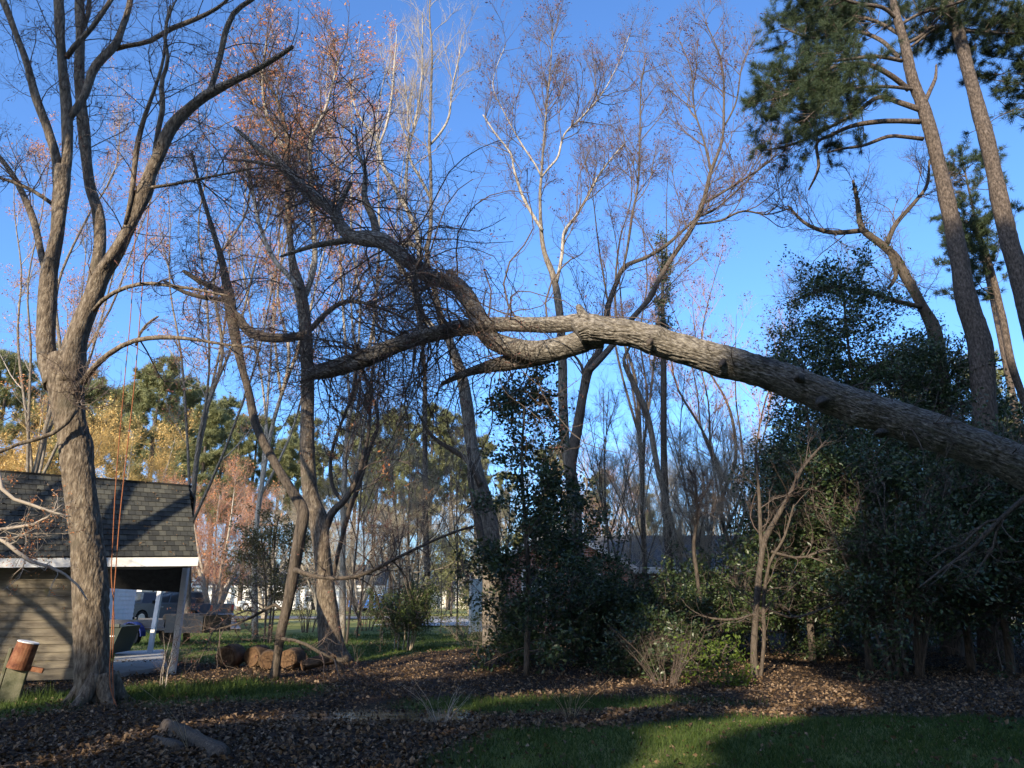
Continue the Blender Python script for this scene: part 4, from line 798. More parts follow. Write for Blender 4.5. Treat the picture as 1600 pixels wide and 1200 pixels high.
T4 = [trace([(428, 1062, 18), (432, 1035, 15), (439, 990, 15), (448, 950, 15), (457, 903, 18), (467, 843, 20), (474, 800, 19), (464, 780, 16), (445, 750, 14), (425, 715, 13), (400, 665, 13), (388, 610, 12), (376, 565, 13), (365, 510, 16), (357, 460, 16), (346, 405, 11), (334, 365, 8), (312, 290, 6), (300, 240, 4)], Y4),
      trace([(482, 522, 14), (455, 527, 14), (420, 527, 15), (395, 521, 15), (381, 510, 14), (372, 492, 10), (360, 486, 6)], Y4 - .2),
      trace([(357, 465, 12), (335, 450, 10), (310, 438, 8), (288, 424, 6)], Y4), trace([(358, 470, 8), (320, 465, 7), (285, 455, 6), (258, 440, 5)], Y4),
      trace([(446, 955, 5), (430, 945, 5), (405, 958, 4), (370, 975, 3), (330, 985, 2)], Y4), trace([(440, 998, 5), (470, 1003, 5), (500, 1020, 5), (530, 1035, 3), (540, 1060, 2)], Y4 - .3),
      trace([(460, 890, 8), (500, 902, 6), (560, 900, 6), (640, 862, 5), (700, 835, 4), (740, 822, 3)], Y4 - .2, Y4 - .8)]
tree('leaning_stem_tree', 'slender dark tree with a crooked stem leaning left, rising from the wood heap', T4, M_bark_grey, lv(130, 2.0, 1100, 1., 5000, .45, up=.12, wig=.26, a=(30, 85)), M_twig, budspec=dict(n=900, size=.05, m=M_bud_dark, per=3, jit=.03))
Y5 = 22.
T5 = [trace([(772, 1010, 40), (770, 960, 34), (769, 900, 32), (765, 830, 32), (753, 770, 26), (743, 730, 22), (735, 680, 20), (729, 630, 20), (722, 590, 17), (705, 540, 14), (690, 500, 12), (676, 440, 11), (667, 400, 10), (673, 350, 9), (673, 267, 8), (671, 225, 8), (673, 150, 7), (675, 83, 5), (671, 17, 4), (676, -40, 3)], Y5, Y5 + 3),
      trace([(688, 520, 12), (663, 495, 12), (640, 440, 11), (618, 400, 12), (640, 380, 12), (655, 392, 4)], Y5 + 1),
      trace([(640, 440, 11), (655, 400, 11), (650, 360, 11), (637, 330, 10), (615, 290, 9), (598, 258, 8), (590, 222, 7), (572, 197, 5), (556, 170, 4), (545, 130, 2)], Y5 + 1.5, Y5 + 3),
      trace([(592, 226, 6), (604, 195, 6), (612, 150, 5), (616, 100, 4), (620, 55, 2)], Y5 + 2.5),
      trace([(634, 318, 7), (637, 245, 6), (648, 195, 6), (656, 150, 5), (660, 95, 4), (660, 20, 2)], Y5 + 2.5),
      trace([(673, 225, 6), (690, 205, 6), (702, 180, 5), (706, 140, 4), (716, 95, 3), (722, 55, 2)], Y5 + 2.5),
      trace([(672, 308, 7), (655, 275, 6), (640, 245, 5), (638, 190, 4), (632, 120, 3)], Y5 + 2.5),
      trace([(752, 760, 12), (733, 722, 9), (705, 702, 8), (685, 690, 7), (668, 672, 5), (650, 640, 3)], Y5 - .2),
      trace([(760, 880, 14), (748, 820, 12), (742, 790, 10), (735, 750, 9), (732, 700, 7)], Y5 - .3)]
for q in T5[1:7]: q[:, 3] *= .7
T5[0][:, 3] *= np.interp(T5[0][:, 2], [9, 15], [1, .65])
tree('pale_topped_tree', 'tall tree near the centre with lit grey lower trunk and bare white upper stems', T5, [M_bark_mid] + [M_bark_pale] * 6 + [M_bark_grey] * 2, lv(150, 2.6, 1000, 1.2, 3600, .6, up=.5, wig=.13, a=(20, 50), rm3=.007), M_twig_pale)
Y6 = 23.
T6 = [trace([(905, 1010, 36), (905, 960, 32), (903, 900, 28), (898, 840, 25), (896, 780, 22), (892, 740, 20), (884, 700, 17), (880, 640, 15), (879, 580, 14), (877, 520, 14), (872, 470, 14), (864, 430, 13), (850, 392, 11), (845, 350, 9), (844, 300, 8), (846, 274, 7), (850, 215, 5), (856, 150, 4), (862, 80, 3), (864, 30, 2)], Y6, Y6 + 2),
      trace([(892, 750, 16), (894, 715, 17), (904, 660, 15), (912, 610, 15), (920, 575, 14), (935, 550, 12), (945, 510, 11), (950, 480, 11), (962, 445, 9), (976, 417, 9), (1010, 402, 7), (1040, 384, 7), (1065, 362, 6), (1090, 340, 6), (1120, 325, 5), (1165, 285, 4), (1200, 250, 3)], Y6, Y6 + .6),
      trace([(920, 580, 11), (950, 548, 10), (975, 515, 10), (990, 495, 10), (1015, 466, 10), (1032, 432, 9), (1052, 400, 9), (1080, 358, 11), (1100, 312, 11), (1110, 270, 9), (1128, 220, 7), (1131, 170, 6), (1130, 117, 5), (1122, 80, 4), (1102, 35, 3)], Y6 - .5, Y6),
      trace([(847, 276, 5), (858, 262, 5), (872, 245, 5), (882, 210, 5), (912, 180, 4), (945, 140, 3), (970, 90, 2), (985, 50, 2)], Y6 + 1.5),
      trace([(848, 360, 8), (838, 345, 8), (817, 307, 7), (803, 265, 6), (798, 240, 5), (775, 210, 4), (755, 180, 3)], Y6 + 1.2),
      trace([(870, 440, 9), (878, 400, 8), (882, 362, 8), (900, 338, 7), (922, 300, 6), (935, 275, 5), (955, 248, 4), (975, 225, 3)], Y6 + 1),
      trace([(846, 276, 5), (835, 255, 4), (815, 225, 4), (790, 180, 3), (770, 130, 2), (790, 70, 2)], Y6 + 1.5),
      trace([(972, 425, 6), (980, 390, 6), (988, 335, 6), (997, 285, 5), (1000, 200, 4), (1002, 130, 3), (1010, 90, 2)], Y6 + .6),
      trace([(1095, 320, 8), (1130, 300, 6), (1170, 275, 5), (1190, 262, 4), (1215, 240, 3)], Y6 - .2), trace([(1085, 350, 7), (1125, 345, 6), (1160, 330, 5), (1200, 335, 4), (1235, 325, 3)], Y6 - .2),
      trace([(1110, 265, 6), (1100, 220, 5), (1085, 170, 4), (1080, 110, 3), (1060, 60, 2)], Y6), trace([(1130, 200, 5), (1150, 160, 4), (1160, 100, 3), (1180, 60, 2)], Y6),
      trace([(915, 600, 8), (908, 570, 7), (897, 555, 5)], Y6)]
for q in T6[3:]: q[:, 3] *= .65
for q in T6[:3]: q[:, 3] *= np.interp(q[:, 2], [9, 16], [1, .6])
tree('twin_stem_tree', 'tall bare tree right of centre whose pale stems split behind the leaning trunk', T6, [M_bark_mid, M_bark_grey, M_bark_grey] + [M_bark_pale] * 4 + [M_bark_grey] * 6, lv(340, 3.0, 3000, 1.3, 12000, .6, up=.5, wig=.14, a=(20, 55), rm3=.007), M_twig, budspec=dict(n=1900, size=.085, m=M_bud_dark, per=5, jit=.06))
# orange budded trees far behind the left group
def budtree(label, px, Yb, top, spread, mt, mtw, bs, stems=3, name='budding_tree'):
    b = at(px, 930, Yb); b[2] = 0; zt = at(px, top, Yb)[2]; L = [catmull(np.array([[b[0] + random.uniform(-.35, .35) * min(k, 2), Yb + random.uniform(-.3, .3) * min(k, 2), zt * f, .12 * (1 - f) ** 1.2 + .008] for k, f in ((0, 0), (1, .15), (1, .3), (2, .42), (2, .55), (2, .68), (2, .8), (3, .97))]), 26)]
    for s in range(stems):
        a = s * 2.4 + 1; f0 = random.uniform(.15, .4); x1, y1 = spread * math.cos(a), spread * .6 * math.sin(a)
        rw = lambda: random.uniform(-.3, .3); L.append(catmull(np.array([[*L[0][int(f0 * 25), :3], .06], [b[0] + x1 * .3 + rw(), Yb + y1 * .3, zt * (f0 + .10), .05], [b[0] + x1 * .5 + rw(), Yb + y1 * .5, zt * (f0 + .22), .042], [b[0] + x1 * .7 + rw(), Yb + y1 * .7, zt * (f0 + .33), .032], [b[0] + x1 * .85 + rw(), Yb + y1 * .9, zt * (f0 + .45), .02], [b[0] + x1 + rw(), Yb + y1, zt * min(.95, f0 + .58), .008]]), 18))
    return tree(name, label, L, mt, lv(120, spread * .8, 1100, spread * .38, 4200, spread * .2, up=.5, wig=.12, a=(20, 50), rm3=.011), mtw, budspec=bs)
budtree('tall tree with orange buds rising behind the forks of the left tree', 300, 27, 60, 3.2, M_bark_mid, M_twig_pale, dict(n=1700, size=.09, m=M_bud, per=6, jit=.09), 5)
budtree('pale stemmed tree with orange buds at its very top, left of the white stems', 540, 27, 20, 2.2, M_bark_pale, M_twig_pale, dict(n=1600, size=.09, m=M_bud, per=6, jit=.08), 5)
budtree('tall budding tree at the left edge behind the forked tree', 30, 27, 100, 3.2, M_bark_mid, M_twig_pale, dict(n=1300, size=.09, m=M_bud, per=6, jit=.09), 5)
budtree('rust budded tree behind the leaning crooked stem', 405, 30, 90, 3., M_bark_pale, M_twig_pale, dict(n=2000, size=.09, m=M_bud, per=6, jit=.09), 6)
budtree('budding tree with purplish twigs above the hump of the leaning trunk', 1150, 30, 380, 3.4, M_bark_grey, M_twig_pink, dict(n=900, size=.11, m=M_bud_dark, per=3, jit=.06), 6)
budtree('brown leaved bare tree between the twin stems and the pine', 1010, 31, 150, 2.4, M_bark_grey, M_twig, dict(n=900, size=.085, m=M_bud_dark, per=5, jit=.06), 4)

# ---- 4. pines at the right
def tufts(t, P, D, L=.22, w=.0045, n=26, m=None, name='needles', spread=.8, up=.15):
    V, F3 = needles(P, D, L, w, n, spread=spread, up=up); return mesh(name, V, None, m or M_pine, t, 'stuff', F3=F3)
YP = 20.
t = thing('tall_pine', 'tall pine right of centre with long level boughs of dark needles reaching left', 'pine', (at(1545, 1000, YP)[0], YP, 0))
pz = at(1545, 1000, YP)
PA = trace([(1556, 1042, 50), (1552, 1000, 44), (1546, 800, 38), (1539, 660, 35), (1531, 540, 32), (1510, 470, 29), (1498, 400, 27), (1488, 350, 24), (1473, 283, 22), (1457, 217, 20), (1443, 167, 18), (1427, 127, 18), (1413, 67, 14), (1403, 33, 12), (1396, 0, 10), (1388, -60, 8), (1380, -130, 5)], YP)
add_limb('trunk', PA, M_bark_pine, t, 28, .06, .02, 10, 2.5)
PB_ = [[(1401, 30, 6), (1380, 12, 6), (1340, 5, 5), (1290, -10, 4), (1240, -20, 3)], [(1404, 90, 6), (1375, 62, 6), (1330, 48, 5), (1270, 60, 4), (1220, 40, 3)], [(1410, 95, 6), (1370, 88, 6), (1330, 92, 5), (1285, 98, 4), (1240, 115, 3), (1200, 130, 2)],
       [(1420, 140, 8), (1392, 118, 8), (1355, 100, 7), (1310, 102, 6), (1265, 128, 5), (1225, 150, 4), (1190, 160, 2)], [(1440, 172, 9), (1405, 160, 8), (1372, 152, 7), (1335, 178, 6), (1290, 202, 5), (1240, 225, 4), (1195, 235, 2)],
       [(1438, 190, 9), (1405, 189, 8), (1370, 190, 8), (1330, 197, 7), (1295, 213, 6), (1276, 224, 5), (1279, 262, 5), (1264, 296, 3)], [(1442, 217, 7), (1415, 214, 6), (1388, 213, 6), (1350, 227, 5), (1318, 232, 4), (1294, 238, 3)],
       [(1412, 70, 6), (1440, 55, 5), (1470, 25, 4), (1500, 0, 3)], [(1405, 40, 5), (1440, 20, 5), (1480, 10, 4), (1530, -10, 3)], [(1425, 72, 4), (1470, 42, 4), (1520, 47, 4), (1570, 50, 3)], [(1416, 60, 6), (1360, 30, 5), (1300, 25, 4), (1250, 35, 3)], [(1430, 140, 5), (1380, 135, 5), (1330, 140, 4), (1285, 165, 3), (1255, 190, 2)]]
LB = [trace(q, YP, YP + dy) for q, dy in zip(PB_, (-1, 1.5, -.5, -1.5, 1, 0, -.4, .5, -1, 1, 2, -2))]
for q in LB: add_limb('bough', q, M_bark_pine, t, 10, .08)
add_limb('dead_stub', trace([(1445, 160, 7), (1454, 140, 6), (1462, 122, 5), (1463, 102, 3)], YP - .1), M_bark_pine, t, 8, .1)
fo_par = [q[4:] for q in (LB[0], LB[1], LB[2], LB[3], LB[4], LB[10], LB[11])] + [LB[7], LB[8], LB[9]]
A1 = grow([catmull(q, 12) for q in fo_par], 380, 1.7, ang=(30, 75), up=.12, wig=.2, K=6, rk=.012, tmin=.1); A2 = grow(A1, 1900, .75, ang=(25, 65), up=.2, wig=.2, K=4, rk=.01)
extra = grow([LB[5][8:], LB[4][8:], LB[3][8:]], 60, 1.2, ang=(30, 80), up=-.3, wig=.2, K=5, rk=.01)
tube_obj('twigs', [A1, A2, extra], M_bark_pine, t, 3)
P, D = sample_on(A2, 12000, tmin=.2); tufts(t, P, D, L=.22, w=.005, n=16)
t = thing('tall_pine', 'second tall pine, its straight leaning trunk crossing the upper right corner', 'pine', (at(1660, 1000, YP)[0], YP, 0))
PBt = trace([(1700, 1045, 44), (1672, 800, 36), (1636, 600, 32), (1602, 470, 29), (1590, 423, 27), (1577, 377, 25), (1563, 317, 24), (1547, 240, 22), (1530, 173, 20), (1513, 110, 19), (1497, 50, 18), (1480, 0, 17), (1462, -60, 14), (1445, -140, 9)], YP)
add_limb('trunk', PBt, M_bark_pine, t, 28, .06, .02, 10, 2.5)
LB2 = [trace(q, YP, YP + dy) for q, dy in (([(1476, -20, 6), (1430, -25, 5), (1380, -10, 4), (1330, -5, 3)], 1.), ([(1470, -40, 6), (1520, -40, 5), (1570, -20, 4)], -1.), ([(1504, 48, 5), (1540, 50, 4), (1575, 52, 3), (1600, 50, 2)], .3))]
for q in LB2: add_limb('bough', q, M_bark_pine, t, 8, .08)
A1 = grow(LB2, 60, 1.4, ang=(30, 75), up=.1, wig=.2, K=6, rk=.012); A2 = grow(A1, 260, .6, ang=(25, 65), up=.2, K=4); tube_obj('twigs', [A1, A2], M_bark_pine, t, 3); P, D = sample_on(A2, 1300); tufts(t, P, D, L=.24, w=.006, n=20)
def smallpine(label, px, py, Yb, rx, rz, n1=40, n3=700, trunkpts=None, m=None):
    c = at(px, py, Yb); t = thing('pine', label, 'pine', (c[0] if trunkpts is None else at(*trunkpts[0][:2], Yb)[0], Yb, 0))
    q = trace(trunkpts, Yb) if trunkpts else catmull(np.array([[c[0], Yb, -.1, .16], [c[0] + .1, Yb, c[2] * .6, .13], [c[0], Yb, c[2] + rz, .03]]), 18)
    add_limb('trunk', q, M_bark_pine, t, 12, .06); top = q[int(len(q) * .72):]
    A1 = grow([catmull(top, 12)], n1, rx * 1.2, ang=(55, 95), up=.15, wig=.15, K=7, rk=.014, tmin=0., taper_t=.35); A2 = grow(A1, n1 * 7, rx * .4, ang=(25, 65), up=.2, K=4)
    tube_obj('twigs', [A1, A2], M_bark_pine, t, 3); P, D = sample_on(A2, n3); tufts(t, P, D, L=.26, w=.008, n=18, m=m); return t
smallpine('dark pine crown cut by the right edge, high above the leaning trunk', 1620, 90, 21, 2.2, 2.2, 60, 2000, [(1760, 1000, 36), (1720, 600, 30), (1680, 300, 22), (1640, 80, 14), (1620, 0, 6)])
smallpine('small pine crown between the two tall pine trunks', 1520, 330, 30, 1.9, 2.6, 50, 1500)
smallpine('thin dark pine stem between the tall pines and the right edge', 1560, 400, 25, 1.5, 1.5, 40, 900, [(1650, 950, 16), (1625, 720, 14), (1600, 627, 12), (1580, 567, 11), (1567, 500, 10), (1547, 417, 9), (1530, 370, 7), (1500, 340, 3)])

# ---- 5. oak with ivy, behind the tall pines
YO = 22.
TO = [trace([(1490, 1035, 34), (1484, 900, 28), (1478, 700, 24), (1466, 560, 21), (1458, 513, 19), (1440, 477, 16), (1414, 430, 15), (1397, 400, 13), (1370, 376, 11), (1347, 357, 10), (1340, 317, 7), (1333, 283, 4)], YO),
      trace([(1386, 380, 8), (1400, 350, 7), (1430, 315, 6), (1448, 290, 5), (1452, 250, 3)], YO), trace([(1347, 360, 8), (1300, 363, 7), (1260, 350, 5), (1232, 322, 3)], YO + .3), trace([(1440, 480, 8), (1400, 470, 7), (1350, 455, 6), (1300, 450, 5), (1240, 470, 3)], YO - .3), trace([(1390, 395, 7), (1400, 430, 6), (1388, 450, 5)], YO)]
t = tree('ivy_clad_oak', 'bare crooked tree clothed in ivy left of the tall pine trunks', TO, M_bark_grey, lv(120, 2.2, 900, 1., 3800, .5, up=.35, wig=.2, rm3=.007), M_twig)
P, D = sample_on(np.stack([catmull(q, 12) for q in TO[:1] + TO[3:4]]), 3600, tmin=.1); leaf_obj('ivy_leaves', P + rng.normal(size=P.shape) * .17, .09, M_holly, t)
YC = 24.
TC = [trace([(1052, 1010, 15), (1046, 880, 13), (1039, 767, 12), (1037, 680, 10), (1037, 600, 9), (1036, 520, 7), (1035, 440, 4), (1034, 385, 2)], YC)]
t = thing('slim_tree', 'slim upright tree with small pale leaves poking above the leaning trunk', 'tree', base_of(TC[0])); add_limb('trunk', TC[0], M_bark_grey, t, 10, .06)
A1 = grow([catmull(TC[0], 16)[8:]], 90, 1.2, ang=(25, 45), up=.4, wig=.1, K=6, rk=.009); A2 = grow(A1, 500, .4, ang=(20, 50), up=.3, K=4); tube_obj('twigs', [A1, A2], M_twig, t, 3); P, D = sample_on(A2, 2600, jit=.05); leaf_obj('foliage', P, .10, mat('grey_green_leaf', [(.06, .09, .05), (.14, .18, .11)], 1., .5, island=.8, trans=.2), t)

# ================================================================== EVERGREENS, SHRUBS AND THICKET
def evergreen(name, label, px, Yb, pytop, width, nleaf, lsize, m=None, zmin=1.0, stems=1, cat='tree', py0=None, tilt=0, group=None, n1=70, n2=700, profile='dome', bm=None, twm=None, w0=.10, gaps=.0):
    b = at(px, 940, Yb); b[2] = 0; zt = at(px, pytop, Yb)[2] if pytop else 2.; t = thing(name, label, cat, b, group)
    qs = []
    for s_ in range(stems):
        a = s_ * 2.4; r = .0 if stems == 1 else .25; sp = 0 if stems == 1 else width * .22
        q = catmull(np.array([[b[0] + r * math.cos(a), Yb + r * math.sin(a), float(ground_z(b[0], Yb)) - .05, w0], [b[0] + (r + sp * .3) * math.cos(a) + .05, Yb + (r + sp * .3) * math.sin(a), zt * .35, w0 * .8], [b[0] + tilt * .5 + (r + sp * .7) * math.cos(a) - .08, Yb + (r + sp * .7) * math.sin(a), zt * .7, w0 * .5], [b[0] + tilt + (r + sp) * math.cos(a), Yb + (r + sp) * math.sin(a), zt * (.98 if s_ == 0 else random.uniform(.75, .95)), .02]]), 16)
        qs.append(q); add_limb('trunk' if stems == 1 else 'stem', q, bm or M_bark_grey, t, 10, .07)
    f0 = max(.06, zmin / max(zt, .1)); par = [catmull(q[int(f0 * 15):], 12) for q in qs]
    A1 = grow(par, n1, width, ang=(50, 100), up=.10, wig=.18, K=7, rk=.010, tmin=0., taper_t=.62 if profile == 'cone' else .4, rfac=.9, rmax=.04)
    A2 = grow(A1, n2, width * .38, ang=(25, 75), up=.08, wig=.22, K=5, rk=.008, tmin=.15)
    tube_obj('branches', [A1, A2], twm or M_twig, t, 3)
    P, D = sample_on(A2, nleaf, tmin=.15, jit=.05 + lsize * .4)
    ce = vnoise(P[:, 0] * 1.1 + P[:, 1] * .6, P[:, 2] * 1.3, 21); keep = rng.random(len(P)) > gaps * (ce < .45) * 1.5
    P, D = P[keep], D[keep]; keep = P[:, 2] > .03; P, D = P[keep], D[keep]
    leaf_obj('foliage', P, lsize, m or M_holly, t, D=D, aspect=.5, flatn=.3); return t
# hollies on the right, from far left to right edge
for (px, Yb, top, w, nl, z0, lab) in [
    (1235, 25, 680, 2.0, 9000, 1.2, 'dark evergreen behind the pale twin saplings under the leaning trunk'),
    (1300, 23, 520, 2.4, 22000, 2.2, 'broad dark holly rising above the leaning trunk right of the picture centre'),
    (1385, 20.5, 430, 2.5, 26000, 2.0, 'tallest dark holly, rising above the middle of the leaning trunk'),
    (1465, 22.5, 540, 2.4, 24000, 1.6, 'dark holly wrapped about the foot of the tall pine'),
    (1560, 21.5, 575, 2.6, 24000, 1.6, 'dark holly at the right edge behind the leaning trunk'),
    (1345, 18, 730, 2.4, 24000, 1.4, 'low spreading dark evergreen beneath the leaning trunk'),
    (1500, 17, 770, 2.6, 26000, 1.7, 'low dark evergreen at the right with branches hanging over the leaf litter'),
    (1640, 17, 700, 2.6, 18000, 1.6, 'dark evergreen cut by the right edge below the leaning trunk'),
    (1260, 19.5, 720, 2.2, 18000, 1.5, 'dark evergreen right of the pale twin saplings, below the leaning trunk'),
    (1425, 27, 560, 3.0, 24000, 1.5, 'dark evergreen far back between the tallest holly and the pine trunk'),
    (1530, 26, 560, 3.0, 22000, 1.5, 'dark evergreen far back right of the tall pine trunk'),
    (1320, 28, 640, 3.0, 20000, 1.5, 'dark evergreen far back behind the broad holly'),
    (1610, 27, 640, 3.0, 18000, 1.5, 'dark evergreen far back at the right edge'),
    (1420, 15.8, 860, 2.0, 15000, 1.3, 'low dark evergreen boughs over the many stemmed shrub'),
    (1560, 16.5, 850, 2.2, 15000, 1.2, 'low dark evergreen at the right edge above the litter')]:
    evergreen('holly_tree', lab, px, Yb, top, w, nl, .10 + .002 * (Yb - 17), zmin=z0, gaps=.42, n1=110, n2=1200)
evergreen('holly_tree', 'holly with glossy dark leaves standing in the middle of the picture', 822, 16.3, 615, 1.75, 17000, .105, zmin=.7, gaps=.4, n1=100, n2=600, w0=.07)
evergreen('holly_tree', 'dark ivy clad bush wrapped about the foot of the twin stem tree', 905, 21, 770, 1.5, 9000, .11, zmin=1.2, gaps=.3, n1=60, n2=500)
for (px, Yb, w, h, nl, lab, mm) in [
    (890, 18.5, 1.4, 2.1, 9000, 'dark green undergrowth bush left of the privet thicket', M_holly), (955, 19, 1.6, 2.05, 12000, 'broadest dark green bush in the undergrowth before the brick house', M_holly),
    (1030, 18.5, 1.5, 1.95, 11000, 'dark green bush in the undergrowth right of centre', M_holly), (1100, 20, 1.5, 2.4, 9000, 'dark bush behind the straggly brush at the right', M_holly),
    (800, 18.5, 1.2, 1.2, 5000, 'low green creeper mound at the foot of the central holly', M_shrub), (1010, 16.2, 1.1, 1.0, 4500, 'low mound of straggly green undergrowth in front of the dark bushes', M_holly),
    (1160, 22, 1.6, 2.2, 8000, 'dim bush behind the pale twin saplings', M_holly), (1250, 21, 1.6, 2.0, 7000, 'dim low bush in the shade left of the many stemmed shrub', M_holly),(1330, 24, 1.8, 2.0, 7000, 'dim evergreen bush far back in the shade on the right', M_holly),(1450, 25, 2., 2.2, 7000, 'dim evergreen bush behind the many stemmed shrub', M_holly),(1580, 25, 2., 2.2, 7000, 'dim evergreen bush far back near the right edge', M_holly)]:
    py = float(932 - (h - 1.6) / Yb * F_PX * 1.08); evergreen('bush', lab, px, Yb, py, w, nl, .085, m=mm, zmin=.1, stems=4, cat='bush', n1=60, n2=500, w0=.025)
evergreen('laurel_bush', 'small bush with bright yellow green leaves catching the sun right of centre', 1102, 14.6, 1005, .5, 1100, .075, m=M_bright, zmin=.05, stems=3, cat='bush', n1=40, n2=200, w0=.018)
evergreen('round_shrub', 'rounded olive green shrub in the middle of the lawn edge', 633, 23.5, 925, 1.25, 16000, .06, m=M_shrub, zmin=.5, stems=6, cat='shrub', n1=80, n2=900, w0=.03, bm=M_twig_tan)
evergreen('olive_shrub', 'tall brownish green shrub left of the lit trunk base', 430, 27, 800, 1.9, 11000, .085, m=mat('olive_leaf', [(.08, .075, .025), (.15, .13, .05), (.2, .17, .08)], 1., .6, island=.8, trans=.25), zmin=1.3, stems=5, cat='shrub', n1=80, n2=700, w0=.04, gaps=.4)
evergreen('green_tree', 'sunlit yellow green tree beyond the lawn, left of the brick house', 705, 60, 850, 3.4, 9000, .2, m=mat('sunny_leaf', [(.13, .14, .05), (.26, .25, .10)], 1., .6, island=.8, trans=.3), zmin=1.5, cat='tree', n1=60, n2=500, gaps=.3)

def clump(name, label, px, py, n, h, spread, mt, mtw, r=.03, cat='shrub', lean=.35, sub=(120, .6, 400, .3), group=None, Yb=None, leafs=None, S=6, wig=.07):
    b = gnd(px, py) if Yb is None else at(px, 940, Yb); b[2] = 0; b[2] = float(ground_z(b[0], b[1])) - .03; t = thing(name, label, cat, b, group); Q = []
    for k in range(n):
        a = rng.uniform(0, 6.28); l = lean * rng.uniform(.3, 1.2); hh = h * rng.uniform(.6, 1.05); rr = r * rng.uniform(.5, 1.1)
        pts = [[b[0] + .12 * math.cos(a) * spread, b[1] + .12 * math.sin(a) * spread, b[2], rr]]
        for f in (.3, .6, 1.): pts.append([pts[0][0] + math.cos(a) * l * hh * f ** 1.3 + rng.normal() * wig * hh * f, pts[0][1] + math.sin(a) * l * hh * f ** 1.3 + rng.normal() * wig * hh * f, b[2] + hh * f, rr * (1 - .75 * f)])
        q = catmull(np.array(pts), 12); Q.append(q); add_limb('stem', q, mt, t, S, .06)
    A1 = grow(Q, sub[0], sub[1], ang=(25, 70), up=.2, wig=.2, K=6, rk=.01); A2 = grow(A1, sub[2], sub[3], ang=(25, 70), up=.2, wig=.2, K=4, rk=.012)
    tube_obj('twigs', [A1, A2], mtw, t, 3)
    if leafs:
        P, D = sample_on(A2, leafs[0], jit=.04); leaf_obj('foliage', P, leafs[1], leafs[2], t)
    return t
clump('many_stemmed_shrub', 'many stemmed dark shrub rising from the leaf litter at the right', 1418, 1060, 13, 4.2, 2.2, M_bark_grey, M_twig, .055, lean=.28, sub=(160, 1.2, 600, .5))
clump('bare_shrub', 'bare many stemmed shrub left of the lit trunk base', 480, 988, 16, 2.6, 2., M_bark_grey, M_twig, .028, lean=.45, sub=(160, .8, 500, .4))
clump('bare_shrub', 'bare arching shrub between the lit trunk base and the round green shrub', 572, 985, 18, 2.9, 2., M_bark_grey, M_twig, .028, lean=.5, sub=(200, .9, 700, .4))
clump('straggly_brush', 'straggly mound of arching bare stems before the dark undergrowth', 1042, 1072, 30, 1.15, 1.5, M_twig, M_twig, .008, lean=.8, sub=(220, .5, 600, .25), S=4)
clump('bare_brush', 'low tangle of bare twigs to the left of the central holly', 735, 1020, 20, 1.2, 1.6, M_twig, M_twig_tan, .01, lean=.8, sub=(160, .6, 500, .3), S=4, leafs=(900, .06, M_shrub))
clump('thorny_sapling', 'small leafless sapling growing by the foot of the porch post', 256, 1080, 5, 1.3, .6, M_twig_pale, M_twig, .011, lean=.4, sub=(50, .4, 120, .2), S=5)
clump('dry_grass_tuft', 'tuft of straw coloured dry stalks leaning in the leaves near the middle lawn', 892, 1125, 16, .55, .4, M_straw, M_straw, .005, lean=.75, sub=(10, .2, 20, .1), S=3, cat='grass tuft')
clump('dry_grass_tuft', 'tuft of dead pale stalks standing at the edge of the puddle', 690, 1130, 18, .55, .5, M_twig_pale, M_twig_pale, .006, lean=.9, sub=(30, .25, 60, .12), S=3, cat='grass tuft')
clump('dry_grass_tuft', 'long arching dry stalk among leaves at the lower left', 300, 1180, 3, .95, .3, M_straw, M_straw, .006, lean=.9, sub=(4, .2, 8, .1), S=3, cat='grass tuft')
# twin pale saplings and others
def sapling(label, limbs, Yb, mt=M_bark_grey, mtw=M_twig, sub=(70, 1.3, 360, .6, 1200, .3), name='sapling', budspec=None, group=None):
    return tree(name, label, [trace(q, Yb) for q in limbs], mt, lv(*sub, up=.25, wig=.2, rm3=.004), mtw, budspec=budspec, S=10, group=group)
sapling('pale thin sapling with two stems rising from the leaves right of centre', [[(1180, 1066, 13), (1178, 1020, 11), (1180, 980, 10), (1184, 920, 10), (1190, 870, 9), (1196, 840, 9), (1214, 808, 8), (1232, 775, 6), (1255, 730, 5), (1290, 690, 3)], [(1188, 1062, 7), (1194, 1000, 6), (1193, 940, 6), (1200, 890, 5), (1207, 870, 5), (1225, 840, 4), (1240, 790, 3)], [(1190, 872, 6), (1188, 820, 6), (1186, 770, 5), (1180, 700, 3)], [(1190, 955, 4), (1150, 968, 4), (1110, 966, 3), (1095, 962, 2)], [(1196, 950, 4), (1240, 965, 4), (1290, 950, 3), (1340, 935, 2)], [(1205, 862, 5), (1250, 872, 4), (1290, 860, 3), (1350, 858, 2)]], 16.3)
sapling('thin leaning sapling between the brush and the pale twin saplings', [[(1098, 975, 8), (1095, 940, 7), (1088, 890, 6), (1084, 850, 6), (1090, 800, 4), (1085, 740, 3)]], 18)
sapling('sapling with crooked pale stem in front of the tall holly', [[(1085, 1000, 8), (1070, 900, 8), (1050, 820, 8), (1028, 735, 9), (1013, 655, 9), (988, 595, 8), (975, 560, 5), (1000, 520, 3)]], 23, M_bark_mid)
sapling('bare dark sapling crossing in front of the pale topped tree', [[(668, 900, 10), (664, 780, 9), (664, 650, 8), (662, 560, 6), (650, 480, 4)]], 26)
sapling('slender curved sapling left of the round shrub', [[(500, 1010, 9), (520, 900, 8), (545, 800, 8), (560, 760, 7), (578, 700, 6), (590, 650, 5), (560, 560, 3)], [(548, 795, 7), (520, 760, 6), (520, 700, 5), (555, 600, 5), (552, 540, 4)]], 21)
